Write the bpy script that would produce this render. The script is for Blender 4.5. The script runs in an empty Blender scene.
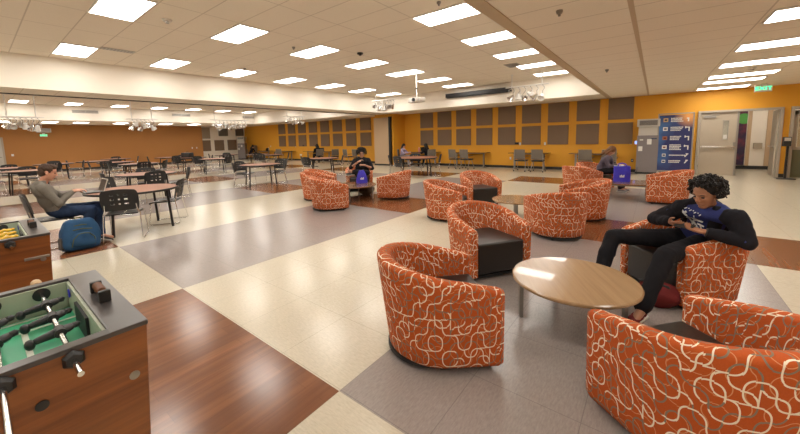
import bpy, bmesh, math, random
from mathutils import Vector, Matrix, Quaternion, noise
random.seed(7)
scn = bpy.context.scene
COL = scn.collection
PI = math.pi
def R(d): return math.radians(d)
V = Vector

# ------------------------------------------------------------------ materials
MATS = {}
class NT:
    def __init__(s, name):
        s.mt = bpy.data.materials.new(name); s.mt.use_nodes = True
        s.t = s.mt.node_tree; s.t.nodes.clear()
        s.o = s.t.nodes.new('ShaderNodeOutputMaterial')
        MATS[name] = s.mt
    def n(s, typ, **kw):
        nd = s.t.nodes.new(typ)
        for k, v in kw.items():
            setattr(nd, k, v)
        return nd
    def l(s, a, b): s.t.links.new(a, b)
    def m(s, op, a, b=None, c=None):
        nd = s.n('ShaderNodeMath', operation=op)
        for i, x in enumerate((a, b, c)):
            if x is None: continue
            if isinstance(x, (int, float)): nd.inputs[i].default_value = x
            else: s.l(x, nd.inputs[i])
        return nd.outputs[0]
    def vm(s, op, a, b=None, scale=None):
        nd = s.n('ShaderNodeVectorMath', operation=op)
        for i, x in enumerate((a, b)):
            if x is None: continue
            if isinstance(x, (tuple, list)): nd.inputs[i].default_value = x
            else: s.l(x, nd.inputs[i])
        if scale is not None: nd.inputs['Scale'].default_value = scale
        return nd.outputs['Value'] if op in ('LENGTH', 'DOT_PRODUCT', 'DISTANCE') else nd.outputs['Vector']
    def mix(s, f, a, b):
        nd = s.n('ShaderNodeMix', data_type='RGBA')
        for i, x in ((0, f), (6, a), (7, b)):
            if isinstance(x, (int, float)): nd.inputs[i].default_value = x
            elif isinstance(x, (tuple, list)): nd.inputs[i].default_value = (*x[:3], 1)
            else: s.l(x, nd.inputs[i])
        return nd.outputs[2]
    def noise(s, vec, scale, detail=2, rough=.5):
        nd = s.n('ShaderNodeTexNoise'); nd.inputs['Scale'].default_value = scale
        nd.inputs['Detail'].default_value = detail; nd.inputs['Roughness'].default_value = rough
        if vec is not None: s.l(vec, nd.inputs['Vector'])
        return nd.outputs['Fac']
    def ramp(s, f, lo, hi):
        nd = s.n('ShaderNodeMapRange'); s.l(f, nd.inputs[0])
        nd.inputs[1].default_value = lo; nd.inputs[2].default_value = hi
        return nd.outputs[0]
    def mapping(s, vec, scale=(1, 1, 1), rot=(0, 0, 0), loc=(0, 0, 0)):
        nd = s.n('ShaderNodeMapping'); s.l(vec, nd.inputs[0])
        nd.inputs['Scale'].default_value = scale; nd.inputs['Rotation'].default_value = rot
        nd.inputs['Location'].default_value = loc
        return nd.outputs[0]
    def bsdf(s, col, rough=.5, metal=0, spec=.5, coat=0, bump=None, bs=.1, bd=.01, trans=0, emis=None, es=0):
        b = s.n('ShaderNodeBsdfPrincipled')
        def put(k, x):
            if isinstance(x, (tuple, list)): b.inputs[k].default_value = (*x[:3], 1)
            elif isinstance(x, (int, float)): b.inputs[k].default_value = x
            else: s.l(x, b.inputs[k])
        put('Base Color', col); put('Roughness', rough); put('Metallic', metal)
        put('Specular IOR Level', spec); put('Coat Weight', coat); put('Transmission Weight', trans)
        if emis: put('Emission Color', emis); put('Emission Strength', es)
        if bump is not None:
            bn = s.n('ShaderNodeBump'); bn.inputs['Strength'].default_value = bs
            bn.inputs['Distance'].default_value = bd
            s.l(bump, bn.inputs['Height']); s.l(bn.outputs[0], b.inputs['Normal'])
        s.l(b.outputs[0], s.o.inputs[0])
        return s.mt
    def obj(s): return s.n('ShaderNodeTexCoord').outputs['Object']
    def uv(s): return s.n('ShaderNodeTexCoord').outputs['UV']

def simple(name, col, rough=.5, metal=0, spec=.5, var=0.06, scale=8, coat=0, bump=0):
    t = NT(name); v = t.obj()
    f = t.noise(v, scale, 3)
    c2 = tuple(max(0, c * (1 - var * 2)) for c in col)
    c = t.mix(f, col, c2)
    return t.bsdf(c, rough, metal, spec, coat, bump=t.noise(v, scale * 12, 2) if bump else None, bs=bump, bd=.004)

def emissive(name, col, st):
    t = NT(name); e = t.n('ShaderNodeEmission'); e.inputs[0].default_value = (*col, 1); e.inputs[1].default_value = st
    t.l(e.outputs[0], t.o.inputs[0]); return t.mt

def grid_lines(t, v, sx, sy, ox, oy, w):
    sp = t.n('ShaderNodeSeparateXYZ'); t.l(v, sp.inputs[0])
    def ln(o, s, off):
        f = t.m('FRACT', t.m('DIVIDE', t.m('ADD', o, 1000 * s - off), s))
        d = t.m('MULTIPLY', t.m('MINIMUM', f, t.m('SUBTRACT', 1, f)), s)
        return t.m('LESS_THAN', d, w)
    return t.m('MAXIMUM', ln(sp.outputs[0], sx, ox), ln(sp.outputs[1], sy, oy)), sp

def floor_tile(name, c1, c2, streak, rough):
    t = NT(name); v = t.obj()
    g, sp = grid_lines(t, v, .61, .605, -1.34, 1.11, .0022)
    n1 = t.noise(t.mapping(v, (60, 14, 1)) if streak else t.mapping(v, (14, 60, 1)), 1.6, 4, .7)
    n2 = t.noise(v, .8, 2)
    c = t.mix(t.ramp(n1, .3, .7), c1, c2)
    c = t.mix(t.m('MULTIPLY', g, .45), c, tuple(x * .35 for x in c1))
    return t.bsdf(c, rough, 0, .5)

def wood(name, c1, c2, c3, grain_axis, scale=1.0, rough=.3, planks=False, coat=0.0, bands=.5):
    t = NT(name); v = t.obj()
    st = {'x': (.6, 14, 14), 'y': (14, .6, 14), 'z': (14, 14, .6)}[grain_axis]
    vv = t.mapping(v, tuple(a * scale for a in st))
    n1 = t.noise(vv, 1.5, 5, .65)
    n2 = t.noise(t.mapping(v, tuple(a * scale * .25 for a in st)), 1.3, 2)
    c = t.mix(t.ramp(n1, .35, .68), c1, c2)
    c = t.mix(t.m('MULTIPLY', t.ramp(n2, .4, .65), bands), c, c3)
    if planks:
        b = t.n('ShaderNodeTexBrick'); t.l(t.mapping(v, (1, 1, 1), (0, 0, PI / 2), (.04, .03, 0)), b.inputs[0])
        b.inputs['Color1'].default_value = (0, 0, 0, 1); b.inputs['Color2'].default_value = (1, 1, 1, 1)
        b.inputs['Mortar'].default_value = (.5, .5, .5, 1)
        b.inputs['Scale'].default_value = 1; b.inputs['Mortar Size'].default_value = .0012
        b.inputs['Brick Width'].default_value = .95; b.inputs['Row Height'].default_value = .125
        b.offset = .37
        c = t.mix(t.m('MULTIPLY', b.outputs['Color'], .55), c, c3)
        c = t.mix(t.m('MULTIPLY', b.outputs['Fac'], .6), c, tuple(x * .3 for x in c1))
    return t.bsdf(c, rough, 0, .5, coat)

def fabric():
    t = NT('swirl_fabric'); uv = t.uv()
    nz = t.n('ShaderNodeTexNoise'); nz.inputs['Scale'].default_value = 5; t.l(uv, nz.inputs['Vector'])
    col = t.mix(t.noise(t.mapping(uv, (1, 1, 1)), 160, 2), (.50, .098, .018), (.38, .066, .011))
    for i, (sc, rot, off, w) in enumerate((
            ((13, 11), .785, (.2, .1), .022), ((12.0, 9.0), .0, (.3, .7), .034), ((12.0, 9.0), .0, (.8, .2), .033))):
        p = t.vm('MULTIPLY', t.mapping(uv, (sc[0], sc[1], 1), (0, 0, rot), (off[0] + 40 + i * 3, off[1] + 40 + i * 7, 0)), (1, 1, 0))
        cell = t.vm('FLOOR', p); f = t.vm('SUBTRACT', p, cell)
        wn = t.n('ShaderNodeTexWhiteNoise', noise_dimensions='3D'); t.l(cell, wn.inputs['Vector'])
        flip = t.m('GREATER_THAN', wn.outputs['Value'], .5)
        sp = t.n('ShaderNodeSeparateXYZ'); t.l(f, sp.inputs[0])
        fx = t.m('ABSOLUTE', t.m('SUBTRACT', flip, sp.outputs[0]))
        fy = sp.outputs[1]
        def ring(x_, y_):      # rounded-square arcs give the leaf and loop shapes of the weave
            e = 2.5 if i else 2.0
            r_ = t.m('POWER', t.m('ADD', t.m('POWER', x_, e), t.m('POWER', y_, e)), 1 / e)
            return t.m('ABSOLUTE', t.m('SUBTRACT', r_, .5))
        d = t.m('MINIMUM', ring(fx, fy), ring(t.m('SUBTRACT', 1, fx), t.m('SUBTRACT', 1, fy)))
        ln = t.m('LESS_THAN', d, w)
        if i == 0: cc = (.58, .25, .11)
        else:
            kn = t.noise(t.mapping(uv, (1, 1, 1), (0, 0, 0), (i * 5.1, i * 2.3, 0)), 5.5, 1)
            cc = t.mix(t.m('GREATER_THAN', kn, .56 if i == 1 else .44), (.21, .165, .115), (.78, .68, .52))
        col = t.mix(ln, col, cc)
        if i:      # a straight thread crosses some cells
            st = t.m('GREATER_THAN', t.m('FRACT', t.m('MULTIPLY', wn.outputs['Value'], 7.3)), .72)
            ds = t.m('LESS_THAN', t.m('ABSOLUTE', t.m('SUBTRACT', sp.outputs[0] if i == 1 else sp.outputs[1], .5)), .028)
            col = t.mix(t.m('MULTIPLY', st, ds), col, cc)
    hb = t.noise(uv, 400, 2)
    b = t.bsdf(col, .85, 0, .25, bump=hb, bs=.25, bd=.002)
    return b

M = {}
def build_mats():
    M['fabric'] = fabric()
    M['cream'] = floor_tile('cream_floor', (.60, .54, .425), (.47, .42, .325), False, .22)
    M['grey'] = floor_tile('grey_floor', (.33, .285, .265), (.25, .215, .20), True, .24)
    M['fwood'] = wood('brown_plank_floor', (.30, .115, .045), (.17, .06, .024), (.115, .042, .018), 'y', 1.2, .2, True, 0, .5)
    M['foos_wood'] = wood('arcade_table_wood', (.27, .088, .019), (.12, .034, .008), (.32, .118, .03), 'y', 1.0, .4, False, 0, .5)
    M['table_wood'] = wood('oak_tabletop', (.35, .22, .115), (.28, .17, .085), (.33, .20, .10), 'x', 1.2, .22, False, .3, .3)
    M['dark_table_wood'] = wood('walnut_tabletop', (.20, .105, .05), (.15, .075, .035), (.2, .1, .05), 'x', 1.2, .22, False, .3, .3)
    M['orange_laminate'] = wood('reddish_laminate', (.30, .12, .062), (.26, .10, .05), (.28, .11, .06), 'x', .8, .5, False, 0, .2)
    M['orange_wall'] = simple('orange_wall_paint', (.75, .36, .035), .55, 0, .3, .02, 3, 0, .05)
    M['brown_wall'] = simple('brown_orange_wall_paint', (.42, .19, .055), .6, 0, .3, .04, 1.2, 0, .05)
    M['cream_wall'] = simple('cream_plaster', (.88, .82, .72), .6, 0, .3, .02, 2, 0, .03)
    M['bar'] = simple('beige_painted_bar', (.60, .47, .32), .6, 0, .3, .02)
    M['tan_wall'] = simple('tan_partition_cloth', (.58, .42, .27), .8, 0, .2, .04, 90)
    M['panel'] = simple('acoustic_cloth', (.25, .175, .12), .9, 0, .1, .10, 120)
    M['panel_tan'] = simple('tan_acoustic_cloth', (.42, .34, .25), .9, 0, .1, .10, 120)
    M['panel_grey'] = simple('grey_acoustic_cloth', (.19, .165, .14), .9, 0, .1, .10, 120)
    M['black_base'] = simple('black_baseboard', (.02, .02, .02), .5)
    M['black'] = simple('black_plastic', (.02, .02, .021), .42, 0, .45, .1, 6)
    M['rubber'] = simple('black_rubber', (.012, .012, .012), .6)
    M['leather'] = simple('black_leather', (.022, .018, .016), .34, 0, .5, .15, 5, 0, .12)
    M['chrome'] = simple('chrome', (.72, .72, .72), .14, 1, .5, .02)
    M['steel'] = simple('grey_steel', (.33, .31, .28), .35, .8, .5, .05)
    M['black_metal'] = simple('black_metal', (.018, .018, .02), .4, .2)
    M['white'] = simple('white_enamel', (.78, .76, .72), .35, 0, .5, .03)
    M['grey_mesh'] = simple('grey_mesh_cloth', (.19, .16, .13), .8, 0, .2, .1, 150)
    M['hvac_grey'] = simple('grey_cabinet_metal', (.21, .185, .185), .5, .1, .4, .04)
    M['hvac_light'] = simple('pale_grey_metal', (.52, .49, .44), .5, 0, .4, .03)
    M['door'] = simple('beige_door_paint', (.44, .37, .28), .45, 0, .4, .02)
    M['door_frame'] = simple('greige_frame_paint', (.40, .35, .28), .4, 0, .4, .02)
    M['green_panel'] = simple('olive_green_panel', (.14, .15, .09), .35, 0, .5, .08, 2)
    M['rim'] = simple('charcoal_laminate_rim', (.06, .052, .052), .3, 0, .5, .1, 30)
    M['inner'] = simple('pale_green_liner', (.42, .46, .36), .4, 0, .4, .05)
    M['field'] = simple('green_playfield', (.05, .40, .21), .3, 0, .5, .05)
    M['field_white'] = simple('white_field_line', (.62, .66, .56), .4)
    M['yellow'] = simple('yellow_plastic', (.80, .46, .03), .35)
    M['bead'] = simple('brown_bead', (.16, .06, .025), .4)
    M['knob_wood'] = simple('pale_wood_knob', (.50, .33, .17), .5)
    M['skin1'] = simple('light_skin', (.60, .30, .20), .5, 0, .4, .08, 6)
    M['skin_red'] = simple('flushed_skin', (.55, .20, .13), .5, 0, .4, .08, 6)
    M['skin2'] = simple('tan_skin', (.36, .165, .09), .45, 0, .4, .06, 6)
    M['skin3'] = simple('medium_skin', (.46, .24, .15), .5, 0, .4, .08, 6)
    M['hair_black'] = simple('black_hair', (.012, .009, .008), .55, 0, .4, .2, 60)
    M['hair_brown'] = simple('brown_hair', (.075, .036, .018), .6, 0, .35, .3, 60, 0, .5)
    M['hair_light'] = simple('auburn_hair', (.20, .085, .03), .6, 0, .35, .3, 60)
    M['hoodie_grey'] = simple('heather_grey_knit', (.215, .195, .165), .9, 0, .1, .16, 60, 0, .3)
    M['hoodie_black'] = simple('black_knit', (.017, .016, .020), .9, 0, .12, .2, 30, 0, .3)
    M['jeans'] = simple('blue_denim', (.035, .06, .13), .85, 0, .15, .3, 14, 0, .3)
    M['black_cloth'] = simple('black_trouser_cloth', (.014, .013, .016), .85, 0, .15, .2, 12, 0, .3)
    M['blue_shirt'] = simple('navy_blue_cotton', (.035, .045, .16), .85, 0, .12, .15, 14, 0, .2)
    M['print'] = simple('white_screen_print', (.62, .64, .66), .8)
    M['maroon'] = simple('maroon_canvas', (.17, .022, .022), .8, 0, .2, .15, 12)
    M['shoe_white'] = simple('white_rubber', (.60, .57, .52), .6)
    M['blue_bag'] = simple('royal_blue_bag_cloth', (.05, .04, .50), .55, 0, .3, .12, 8, 0, .15)
    M['backpack'] = simple('blue_backpack_nylon', (.02, .085, .20), .7, 0, .3, .2, 14, 0, .2)
    M['olive'] = simple('olive_webbing', (.09, .10, .03), .8)
    M['brown_cloth'] = simple('brown_camouflage_cloth', (.16, .09, .05), .85, 0, .2, .4, 18)
    M['lilac'] = simple('lilac_cotton', (.42, .36, .52), .85, 0, .2, .1)
    M['grey_cloth'] = simple('grey_cotton', (.26, .25, .27), .85, 0, .2, .1)
    M['slate_cloth'] = simple('slate_purple_knit', (.12, .10, .13), .9, 0, .1, .15)
    M['pink'] = simple('pink_plastic', (.75, .25, .28), .4)
    M['screen'] = simple('dark_screen', (.02, .022, .03), .15)
    M['green_book'] = simple('green_cover', (.04, .20, .06), .5)
    M['paper'] = simple('white_paper', (.75, .74, .70), .6)
    M['exit_green'] = emissive('exit_green_glow', (.05, 1.0, .42), 1.6)
    M['blue_led'] = emissive('blue_display_glow', (.25, .35, 1.0), 1.2)
    M['lamp'] = emissive('ceiling_diffuser_glow', (1.0, .945, .865), LAMP)
    M['lamp_corr'] = emissive('corridor_diffuser_glow', (1.0, .92, .80), LAMP * .8)
    # ceiling tiles
    for nm, oy in (('ceiling_tile', .63), ('ceiling_tile_low', .40)):
        t = NT(nm); v = t.obj()
        g, sp = grid_lines(t, v, 1.22, .61, (-3.37 if nm == 'ceiling_tile' else -.14), (1.21 if nm == 'ceiling_tile' else .15), .009)
        n1 = t.noise(v, 110, 2, .8); n2 = t.noise(v, .9, 1)
        cb = (.90, .82, .69)
        c = t.mix(t.ramp(n1, .55, .75), cb, tuple(x * .86 for x in cb))
        c = t.mix(t.m('MULTIPLY', g, .42), c, (.36, .28, .20))
        M[nm] = t.bsdf(c, .85, 0, .15, bump=t.m('SUBTRACT', n1, t.m('MULTIPLY', g, .6)), bs=.15, bd=.004)
    # directory print
    t = NT('blue_directory_print'); v = t.obj()
    sp = t.n('ShaderNodeSeparateXYZ'); t.l(v, sp.inputs[0])
    n1 = t.noise(v, 1.3, 2)
    c = t.mix(t.ramp(t.m('ADD', n1, t.m('MULTIPLY', sp.outputs[0], -.45)), .5, .85), (.012, .018, .11), (.05, .17, .42))
    dd = t.vm('DISTANCE', v, (.36, 0, 2.05))
    c = t.mix(t.m('SUBTRACT', 1, t.ramp(dd, .08, .42)), c, (.75, .33, .08))
    M['directory'] = t.bsdf(c, .35)
    t = NT('window_glass')
    M['glass'] = t.bsdf((.75, .80, .78), .03, 0, .5, trans=.95)
    t = NT('dark_poster_print'); v = t.obj()
    c = t.mix(t.ramp(t.noise(v, 2.2, 2), .45, .6), (.035, .02, .06), (.16, .03, .06))
    dd = t.vm('DISTANCE', v, (.12, 0, .75))
    c = t.mix(t.m('LESS_THAN', dd, .2), c, (.09, .36, .07))
    M['poster'] = t.bsdf(c, .5)

LAMP = 9.0
build_mats()

# ------------------------------------------------------------------ object helpers
def tag(o, label=None, cat=None, group=None, kind=None):
    if label: o['label'] = label
    if cat: o['category'] = cat
    if group: o['group'] = group
    if kind: o['kind'] = kind
    return o
def empty(name, loc=(0, 0, 0), rz=0, label=None, cat=None, group=None):
    o = bpy.data.objects.new(name, None); COL.objects.link(o)
    o.location = loc; o.rotation_euler = (0, 0, rz); o.empty_display_size = .1
    return tag(o, label, cat, group)
def dup(o, loc=None, rz=None, parent=None, label=None, group=None):
    c = o.copy(); COL.objects.link(c)
    if parent: c.parent = parent
    if loc is not None: c.location = loc
    if rz is not None: c.rotation_euler = (0, 0, rz)
    if label: c['label'] = label
    if group: c['group'] = group
    for ch in KIDS.get(o.name, []):
        d = dup(ch, parent=c)
    return c
KIDS = {}

class MB:
    def __init__(s): s.bm = bmesh.new(); s.uv = None
    def _xf(s, vs, mat):
        for v in vs: v.co = mat @ v.co
    def box(s, c, size, rz=0, bev=0, rot=None, taper=1.0, seg=2):
        r = bmesh.ops.create_cube(s.bm, size=1)
        vs = r['verts']
        for v in vs:
            k = taper if v.co.z < 0 else 1.0
            v.co = V((v.co.x * size[0] * k, v.co.y * size[1] * k, v.co.z * size[2]))
        if bev:
            es = list({e for v in vs for e in v.link_edges})
            rb = bmesh.ops.bevel(s.bm, geom=es, offset=bev, segments=seg, profile=.6, affect='EDGES')
            vs = list({v for f in rb['faces'] for v in f.verts} | {v for v in vs if v.is_valid})
        m = Matrix.Translation(c) @ (rot.to_4x4() if rot else Matrix.Rotation(rz, 4, 'Z'))
        s._xf(vs, m); return vs
    def tube(s, pts, r, seg=10, closed=False, caps=True):
        pts = [V(p) for p in pts]; n = len(pts)
        rs = r if isinstance(r, (list, tuple)) else [r] * n
        rings = []; prev = None
        for i, p in enumerate(pts):
            a = pts[(i - 1) % n] if (i > 0 or closed) else p
            b = pts[(i + 1) % n] if (i < n - 1 or closed) else p
            d = (b - a).normalized() if (b - a).length > 1e-9 else V((0, 0, 1))
            if prev is None:
                x = d.orthogonal().normalized()
            else:
                x = (prev - d * prev.dot(d)); x = x.normalized() if x.length > 1e-6 else d.orthogonal().normalized()
            prev = x; y = d.cross(x)
            rings.append([s.bm.verts.new(p + (x * math.cos(2 * PI * k / seg) + y * math.sin(2 * PI * k / seg)) * rs[i]) for k in range(seg)])
        m = n if closed else n - 1
        for i in range(m):
            A, B = rings[i], rings[(i + 1) % n]
            for k in range(seg):
                s.bm.faces.new((A[k], A[(k + 1) % seg], B[(k + 1) % seg], B[k]))
        if caps and not closed:
            s.bm.faces.new(list(reversed(rings[0]))); s.bm.faces.new(rings[-1])
        return rings
    def lathe(s, prof, c=(0, 0, 0), seg=32, rot=None):
        c = V(c); rings = []
        mt = rot.to_4x4() if rot else Matrix.Identity(4)
        allv = []
        for (r, z) in prof:
            if r < 1e-6: ring = [s.bm.verts.new(V((0, 0, z)))]
            else: ring = [s.bm.verts.new(V((r * math.cos(2 * PI * k / seg), r * math.sin(2 * PI * k / seg), z))) for k in range(seg)]
            rings.append(ring); allv += ring
        for i in range(len(rings) - 1):
            A, B = rings[i], rings[i + 1]
            for k in range(seg):
                k2 = (k + 1) % seg
                q = [A[k % len(A)], A[k2 % len(A)], B[k2 % len(B)], B[k % len(B)]]
                u = []
                for v in q:
                    if v not in u: u.append(v)
                if len(u) > 2: s.bm.faces.new(u)
        for v in allv: v.co = c + (mt @ v.co)
        return allv
    def disc(s, c, r, z0, z1, seg=48, bev=.006):
        return s.lathe([(0, z0), (r - bev, z0), (r, z0 + bev), (r, z1 - bev), (r - bev, z1), (0, z1)], c, seg)
    def ell(s, c, rad, rot=None, sub=2):
        r = bmesh.ops.create_icosphere(s.bm, subdivisions=sub, radius=1)
        m = Matrix.Translation(c) @ (rot.to_4x4() if rot else Matrix.Identity(4)) @ Matrix.Diagonal((*rad, 1))
        s._xf(r['verts'], m); return r['verts']
    def cap(s, a, b, ra, rb, seg=12):
        a = V(a); b = V(b); d = (b - a).normalized(); pts = []; rs = []
        for k in range(5):
            t = PI / 2 * (1 - k / 4); pts.append(a - d * ra * math.sin(t)); rs.append(max(ra * math.cos(t), ra * .05))
        for k in range(5):
            t = PI / 2 * k / 4; pts.append(b + d * rb * math.sin(t)); rs.append(max(rb * math.cos(t), rb * .05))
        s.tube(pts, rs, seg)
    def poly(s, pts, h, axis='z'):
        # extruded polygon: pts 2d; axis gives the extrusion direction
        def mk(p, k):
            if axis == 'z': return V((p[0], p[1], k))
            if axis == 'y': return V((p[0], k, p[1]))
            return V((k, p[0], p[1]))
        a = [s.bm.verts.new(mk(p, h[0])) for p in pts]; b = [s.bm.verts.new(mk(p, h[1])) for p in pts]
        s.bm.faces.new(a); s.bm.faces.new(list(reversed(b)))
        for i in range(len(pts)):
            j = (i + 1) % len(pts); s.bm.faces.new((a[j], a[i], b[i], b[j]))
    def build(s, name, mat, parent=None, smooth=None, loc=None):
        bmesh.ops.recalc_face_normals(s.bm, faces=s.bm.faces)
        me = bpy.data.meshes.new(name)
        if smooth is not None:
            for e in s.bm.edges:
                if len(e.link_faces) == 2 and e.calc_face_angle(0) > R(smooth): e.smooth = False
            for f in s.bm.faces: f.smooth = True
        if loc is not None:
            for v in s.bm.verts: v.co -= V(loc)
        s.bm.to_mesh(me); s.bm.free()
        o = bpy.data.objects.new(name, me); COL.objects.link(o)
        for m_ in (mat if isinstance(mat, list) else [mat]): me.materials.append(m_)
        if parent: o.parent = parent; KIDS.setdefault(parent.name, []).append(o)
        if loc is not None: o.location = loc
        return o

def struct(name, mb, mat, parent=None, smooth=None, label=None):
    o = mb.build(name, mat, parent, smooth)
    if not parent: o['kind'] = 'structure'
    if label: o['label'] = label
    return o

def remeshed(mb, name, mat, voxel, smooth=6, parent=None, loc=(0, 0, 0), post=None):
    bmesh.ops.recalc_face_normals(mb.bm, faces=mb.bm.faces)
    me = bpy.data.meshes.new(name + '_raw'); mb.bm.to_mesh(me); mb.bm.free()
    o = bpy.data.objects.new(name + '_raw', me); COL.objects.link(o)
    r = o.modifiers.new('r', 'REMESH'); r.mode = 'VOXEL'; r.voxel_size = voxel; r.adaptivity = 0
    if smooth:
        sm = o.modifiers.new('s', 'SMOOTH'); sm.factor = .5; sm.iterations = smooth
    dg = bpy.context.evaluated_depsgraph_get(); dg.update()
    ev = o.evaluated_get(dg); m2 = bpy.data.meshes.new_from_object(ev)
    bpy.data.objects.remove(o); bpy.data.meshes.remove(me)
    m2.name = name
    if post: post(m2)
    m2.transform(Matrix.Translation(-V(loc)))
    for p in m2.polygons: p.use_smooth = True
    m2.materials.clear()
    for m_ in (mat if isinstance(mat, list) else [mat]): m2.materials.append(m_)
    n = bpy.data.objects.new(name, m2); COL.objects.link(n)
    if parent:
        n.parent = parent; KIDS.setdefault(parent.name, []).append(n)
        n.location = (0, 0, 0) if V(loc) == parent.location else V(loc) - parent.location
    else: n.location = loc
    return n

def text_mesh(s, size, depth=.003):
    cu = bpy.data.curves.new('txt', 'FONT'); cu.body = s; cu.size = size; cu.extrude = depth
    cu.align_x = 'CENTER'; cu.align_y = 'CENTER'
    o = bpy.data.objects.new('txt', cu); COL.objects.link(o)
    dg = bpy.context.evaluated_depsgraph_get(); dg.update()
    me = bpy.data.meshes.new_from_object(o.evaluated_get(dg))
    bpy.data.objects.remove(o)
    return me

# ------------------------------------------------------------------ the room
K = 1.0166; BACK = 15.4; XL = -29.3; XW = -29.7; XR = 5.5; YF = -4.0; ZL = 2.89; ZH = 3.65
CX0, CX1 = -11.25, -1.45          # main coffer
DX0, DX1 = -24.1, -12.85         # second coffer
CY0, CY1 = -3.0, 13.3
# floor: one slab, patterned in 8 ft columns
cols = [XW - .3]
x = -1.34
xs = [-1.34 + 2.442 * i for i in range(-12, 2)]
ys = [YF, -.5, 1.08, 5.18, 6.65, 10.85, 12.35, BACK]
mb = MB()
xs2 = [XW - .3] + [v for v in xs if v > XW - .3] + [XR]
for i in range(len(xs2) - 1):
    for j in range(len(ys) - 1):
        xa, xb, ya, yb = xs2[i], xs2[i + 1], ys[j], ys[j + 1]
        mid = (xa + xb) / 2; k = math.floor((mid + 1.34) / 2.442)   # k=0 : grey column, k=-1 cream
        greycol = (k % 2 == 0) and k < 1
        band = j
        if k >= 1: m_ = 2 if band == 3 else 0
        elif band in (1, 5): m_ = 0 if greycol else 2
        elif band == 3: m_ = 2 if greycol else 0
        elif band == 6: m_ = 0
        else: m_ = 1 if greycol else 0
        f = mb.bm.faces.new([mb.bm.verts.new((a, b, 0)) for a, b in ((xa, ya), (xb, ya), (xb, yb), (xa, yb))])
        f.material_index = m_
bmesh.ops.remove_doubles(mb.bm, verts=mb.bm.verts, dist=1e-4)
# corridor floor beyond the doors
f = mb.bm.faces.new([mb.bm.verts.new(p) for p in ((-.5, BACK, 0), (7.5, BACK, 0), (7.5, 18.4, 0), (-.5, 18.4, 0))]); f.material_index = 0
floor = struct('floor', mb, [M['cream'], M['grey'], M['fwood']])
for p in floor.data.polygons:
    pass

def slab(name, x0, x1, y0, y1, z0, z1, mat, parent=None):
    mb = MB(); mb.box(((x0 + x1) / 2, (y0 + y1) / 2, (z0 + z1) / 2), (x1 - x0, y1 - y0, z1 - z0))
    return struct(name, mb, mat, parent)
# upper (coffered) ceilings
slab('ceiling', CX0 - .05, CX1 + .05, CY0 - .05, CY1 + .05, ZH, ZH + .1, M['ceiling_tile'])
slab('ceiling', DX0 - .05, DX1 + .05, CY0 - .05, CY1 + .05, ZH, ZH + .1, M['ceiling_tile'])
# lower ceilings
slab('ceiling', CX1 + .03, XR, YF, BACK, ZL, ZL + .1, M['ceiling_tile_low'])
slab('ceiling', XW, DX0 - .03, YF, BACK, ZL, ZL + .1, M['ceiling_tile_low'])
slab('ceiling', DX1 + .03, CX0 - .03, YF, BACK, ZL, ZL + .1, M['ceiling_tile_low'])
slab('ceiling', CX0 - .03, CX1 + .03, CY1 + .03, BACK, ZL, ZL + .1, M['ceiling_tile_low'])
slab('ceiling', DX0 - .03, DX1 + .03, CY1 + .03, BACK, ZL, ZL + .1, M['ceiling_tile_low'])
slab('ceiling', CX0 - .03, CX1 + .03, YF, CY0 - .03, ZL, ZL + .1, M['ceiling_tile_low'])
slab('ceiling', DX0 - .03, DX1 + .03, YF, CY0 - .03, ZL, ZL + .1, M['ceiling_tile_low'])
# soffit faces round both coffers
for (a, b) in ((CX0, CX1), (DX0, DX1)):
    slab('trim_1', a - .04, a, CY0, CY1, ZL - .01, ZH + .02, M['cream_wall'])
    slab('trim_2', b, b + .04, CY0, CY1, ZL - .01, ZH + .02, M['cream_wall'])
    slab('trim_3', a - .04, b + .04, CY1, CY1 + .04, ZL - .01, ZH + .02, M['cream_wall'])
    slab('trim_4', a - .04, b + .04, CY0 - .04, CY0, ZL - .01, ZH + .02, M['cream_wall'])
slab('trim_5', CX1 + .02, CX1 + .17, YF, BACK, ZL - .012, ZL + .01, M['bar'])
slab('trim_6', -.17, -.12, YF, BACK, ZL - .006, ZL + .01, M['bar'])
# partition track in the beam
slab('trim_7', -12.60, -12.52, YF, 14.2, ZL - .022, ZL + .01, M['black_metal'])
# walls
T = .15
DOOR0, DOOR1, DH = 1.33, 3.18, 2.14
D20, D21 = 3.46, 4.55
mb = MB()
def wallx(mb, x0, x1, z0, z1): mb.box(((x0 + x1) / 2, BACK + T / 2, (z0 + z1) / 2), (x1 - x0, T, z1 - z0))
wallx(mb, XW - .2, DOOR0, 0, ZH + .1)
wallx(mb, DOOR0, DOOR1, DH, ZH + .1)
wallx(mb, DOOR1, D20, 0, ZH + .1)
wallx(mb, D20, D21, DH, ZH + .1)
wallx(mb, D21, 7.5, 0, ZH + .1)
struct('wall_back', mb, M['orange_wall'])
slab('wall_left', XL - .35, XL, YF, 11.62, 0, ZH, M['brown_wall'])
slab('wall_left', XW - .2, XW, 11.6, BACK, 0, ZH, M['cream_wall'])
slab('wall_right', XR, XR + T, YF, BACK, 0, ZH, M['orange_wall'])
slab('wall_front', XW - .3, XR + T, YF - T, YF, 0, ZH, M['cream_wall'])
# pier between the two halves and the folded partition
slab('wall_middle', -12.75, -11.42, 14.32, BACK, 0, ZL, M['orange_wall'])
p = empty('folding_partition', (-12.1, 14.25, 0), 0, 'tall tan folded partition parked against the orange pier', 'partition')
mb = MB(); mb.box((-.09, 0, 1.36), (1.08, .12, 2.68), bev=.01); mb.build('panel', M['tan_wall'], p)
mb = MB(); mb.box((.53, -.01, 1.37), (.13, .15, 2.72)); mb.build('end_post', M['black_metal'], p)
mb = MB(); mb.box((-.09, -.005, .04), (1.08, .13, .08)); mb.build('bottom_seal', M['black_base'], p)
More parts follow.
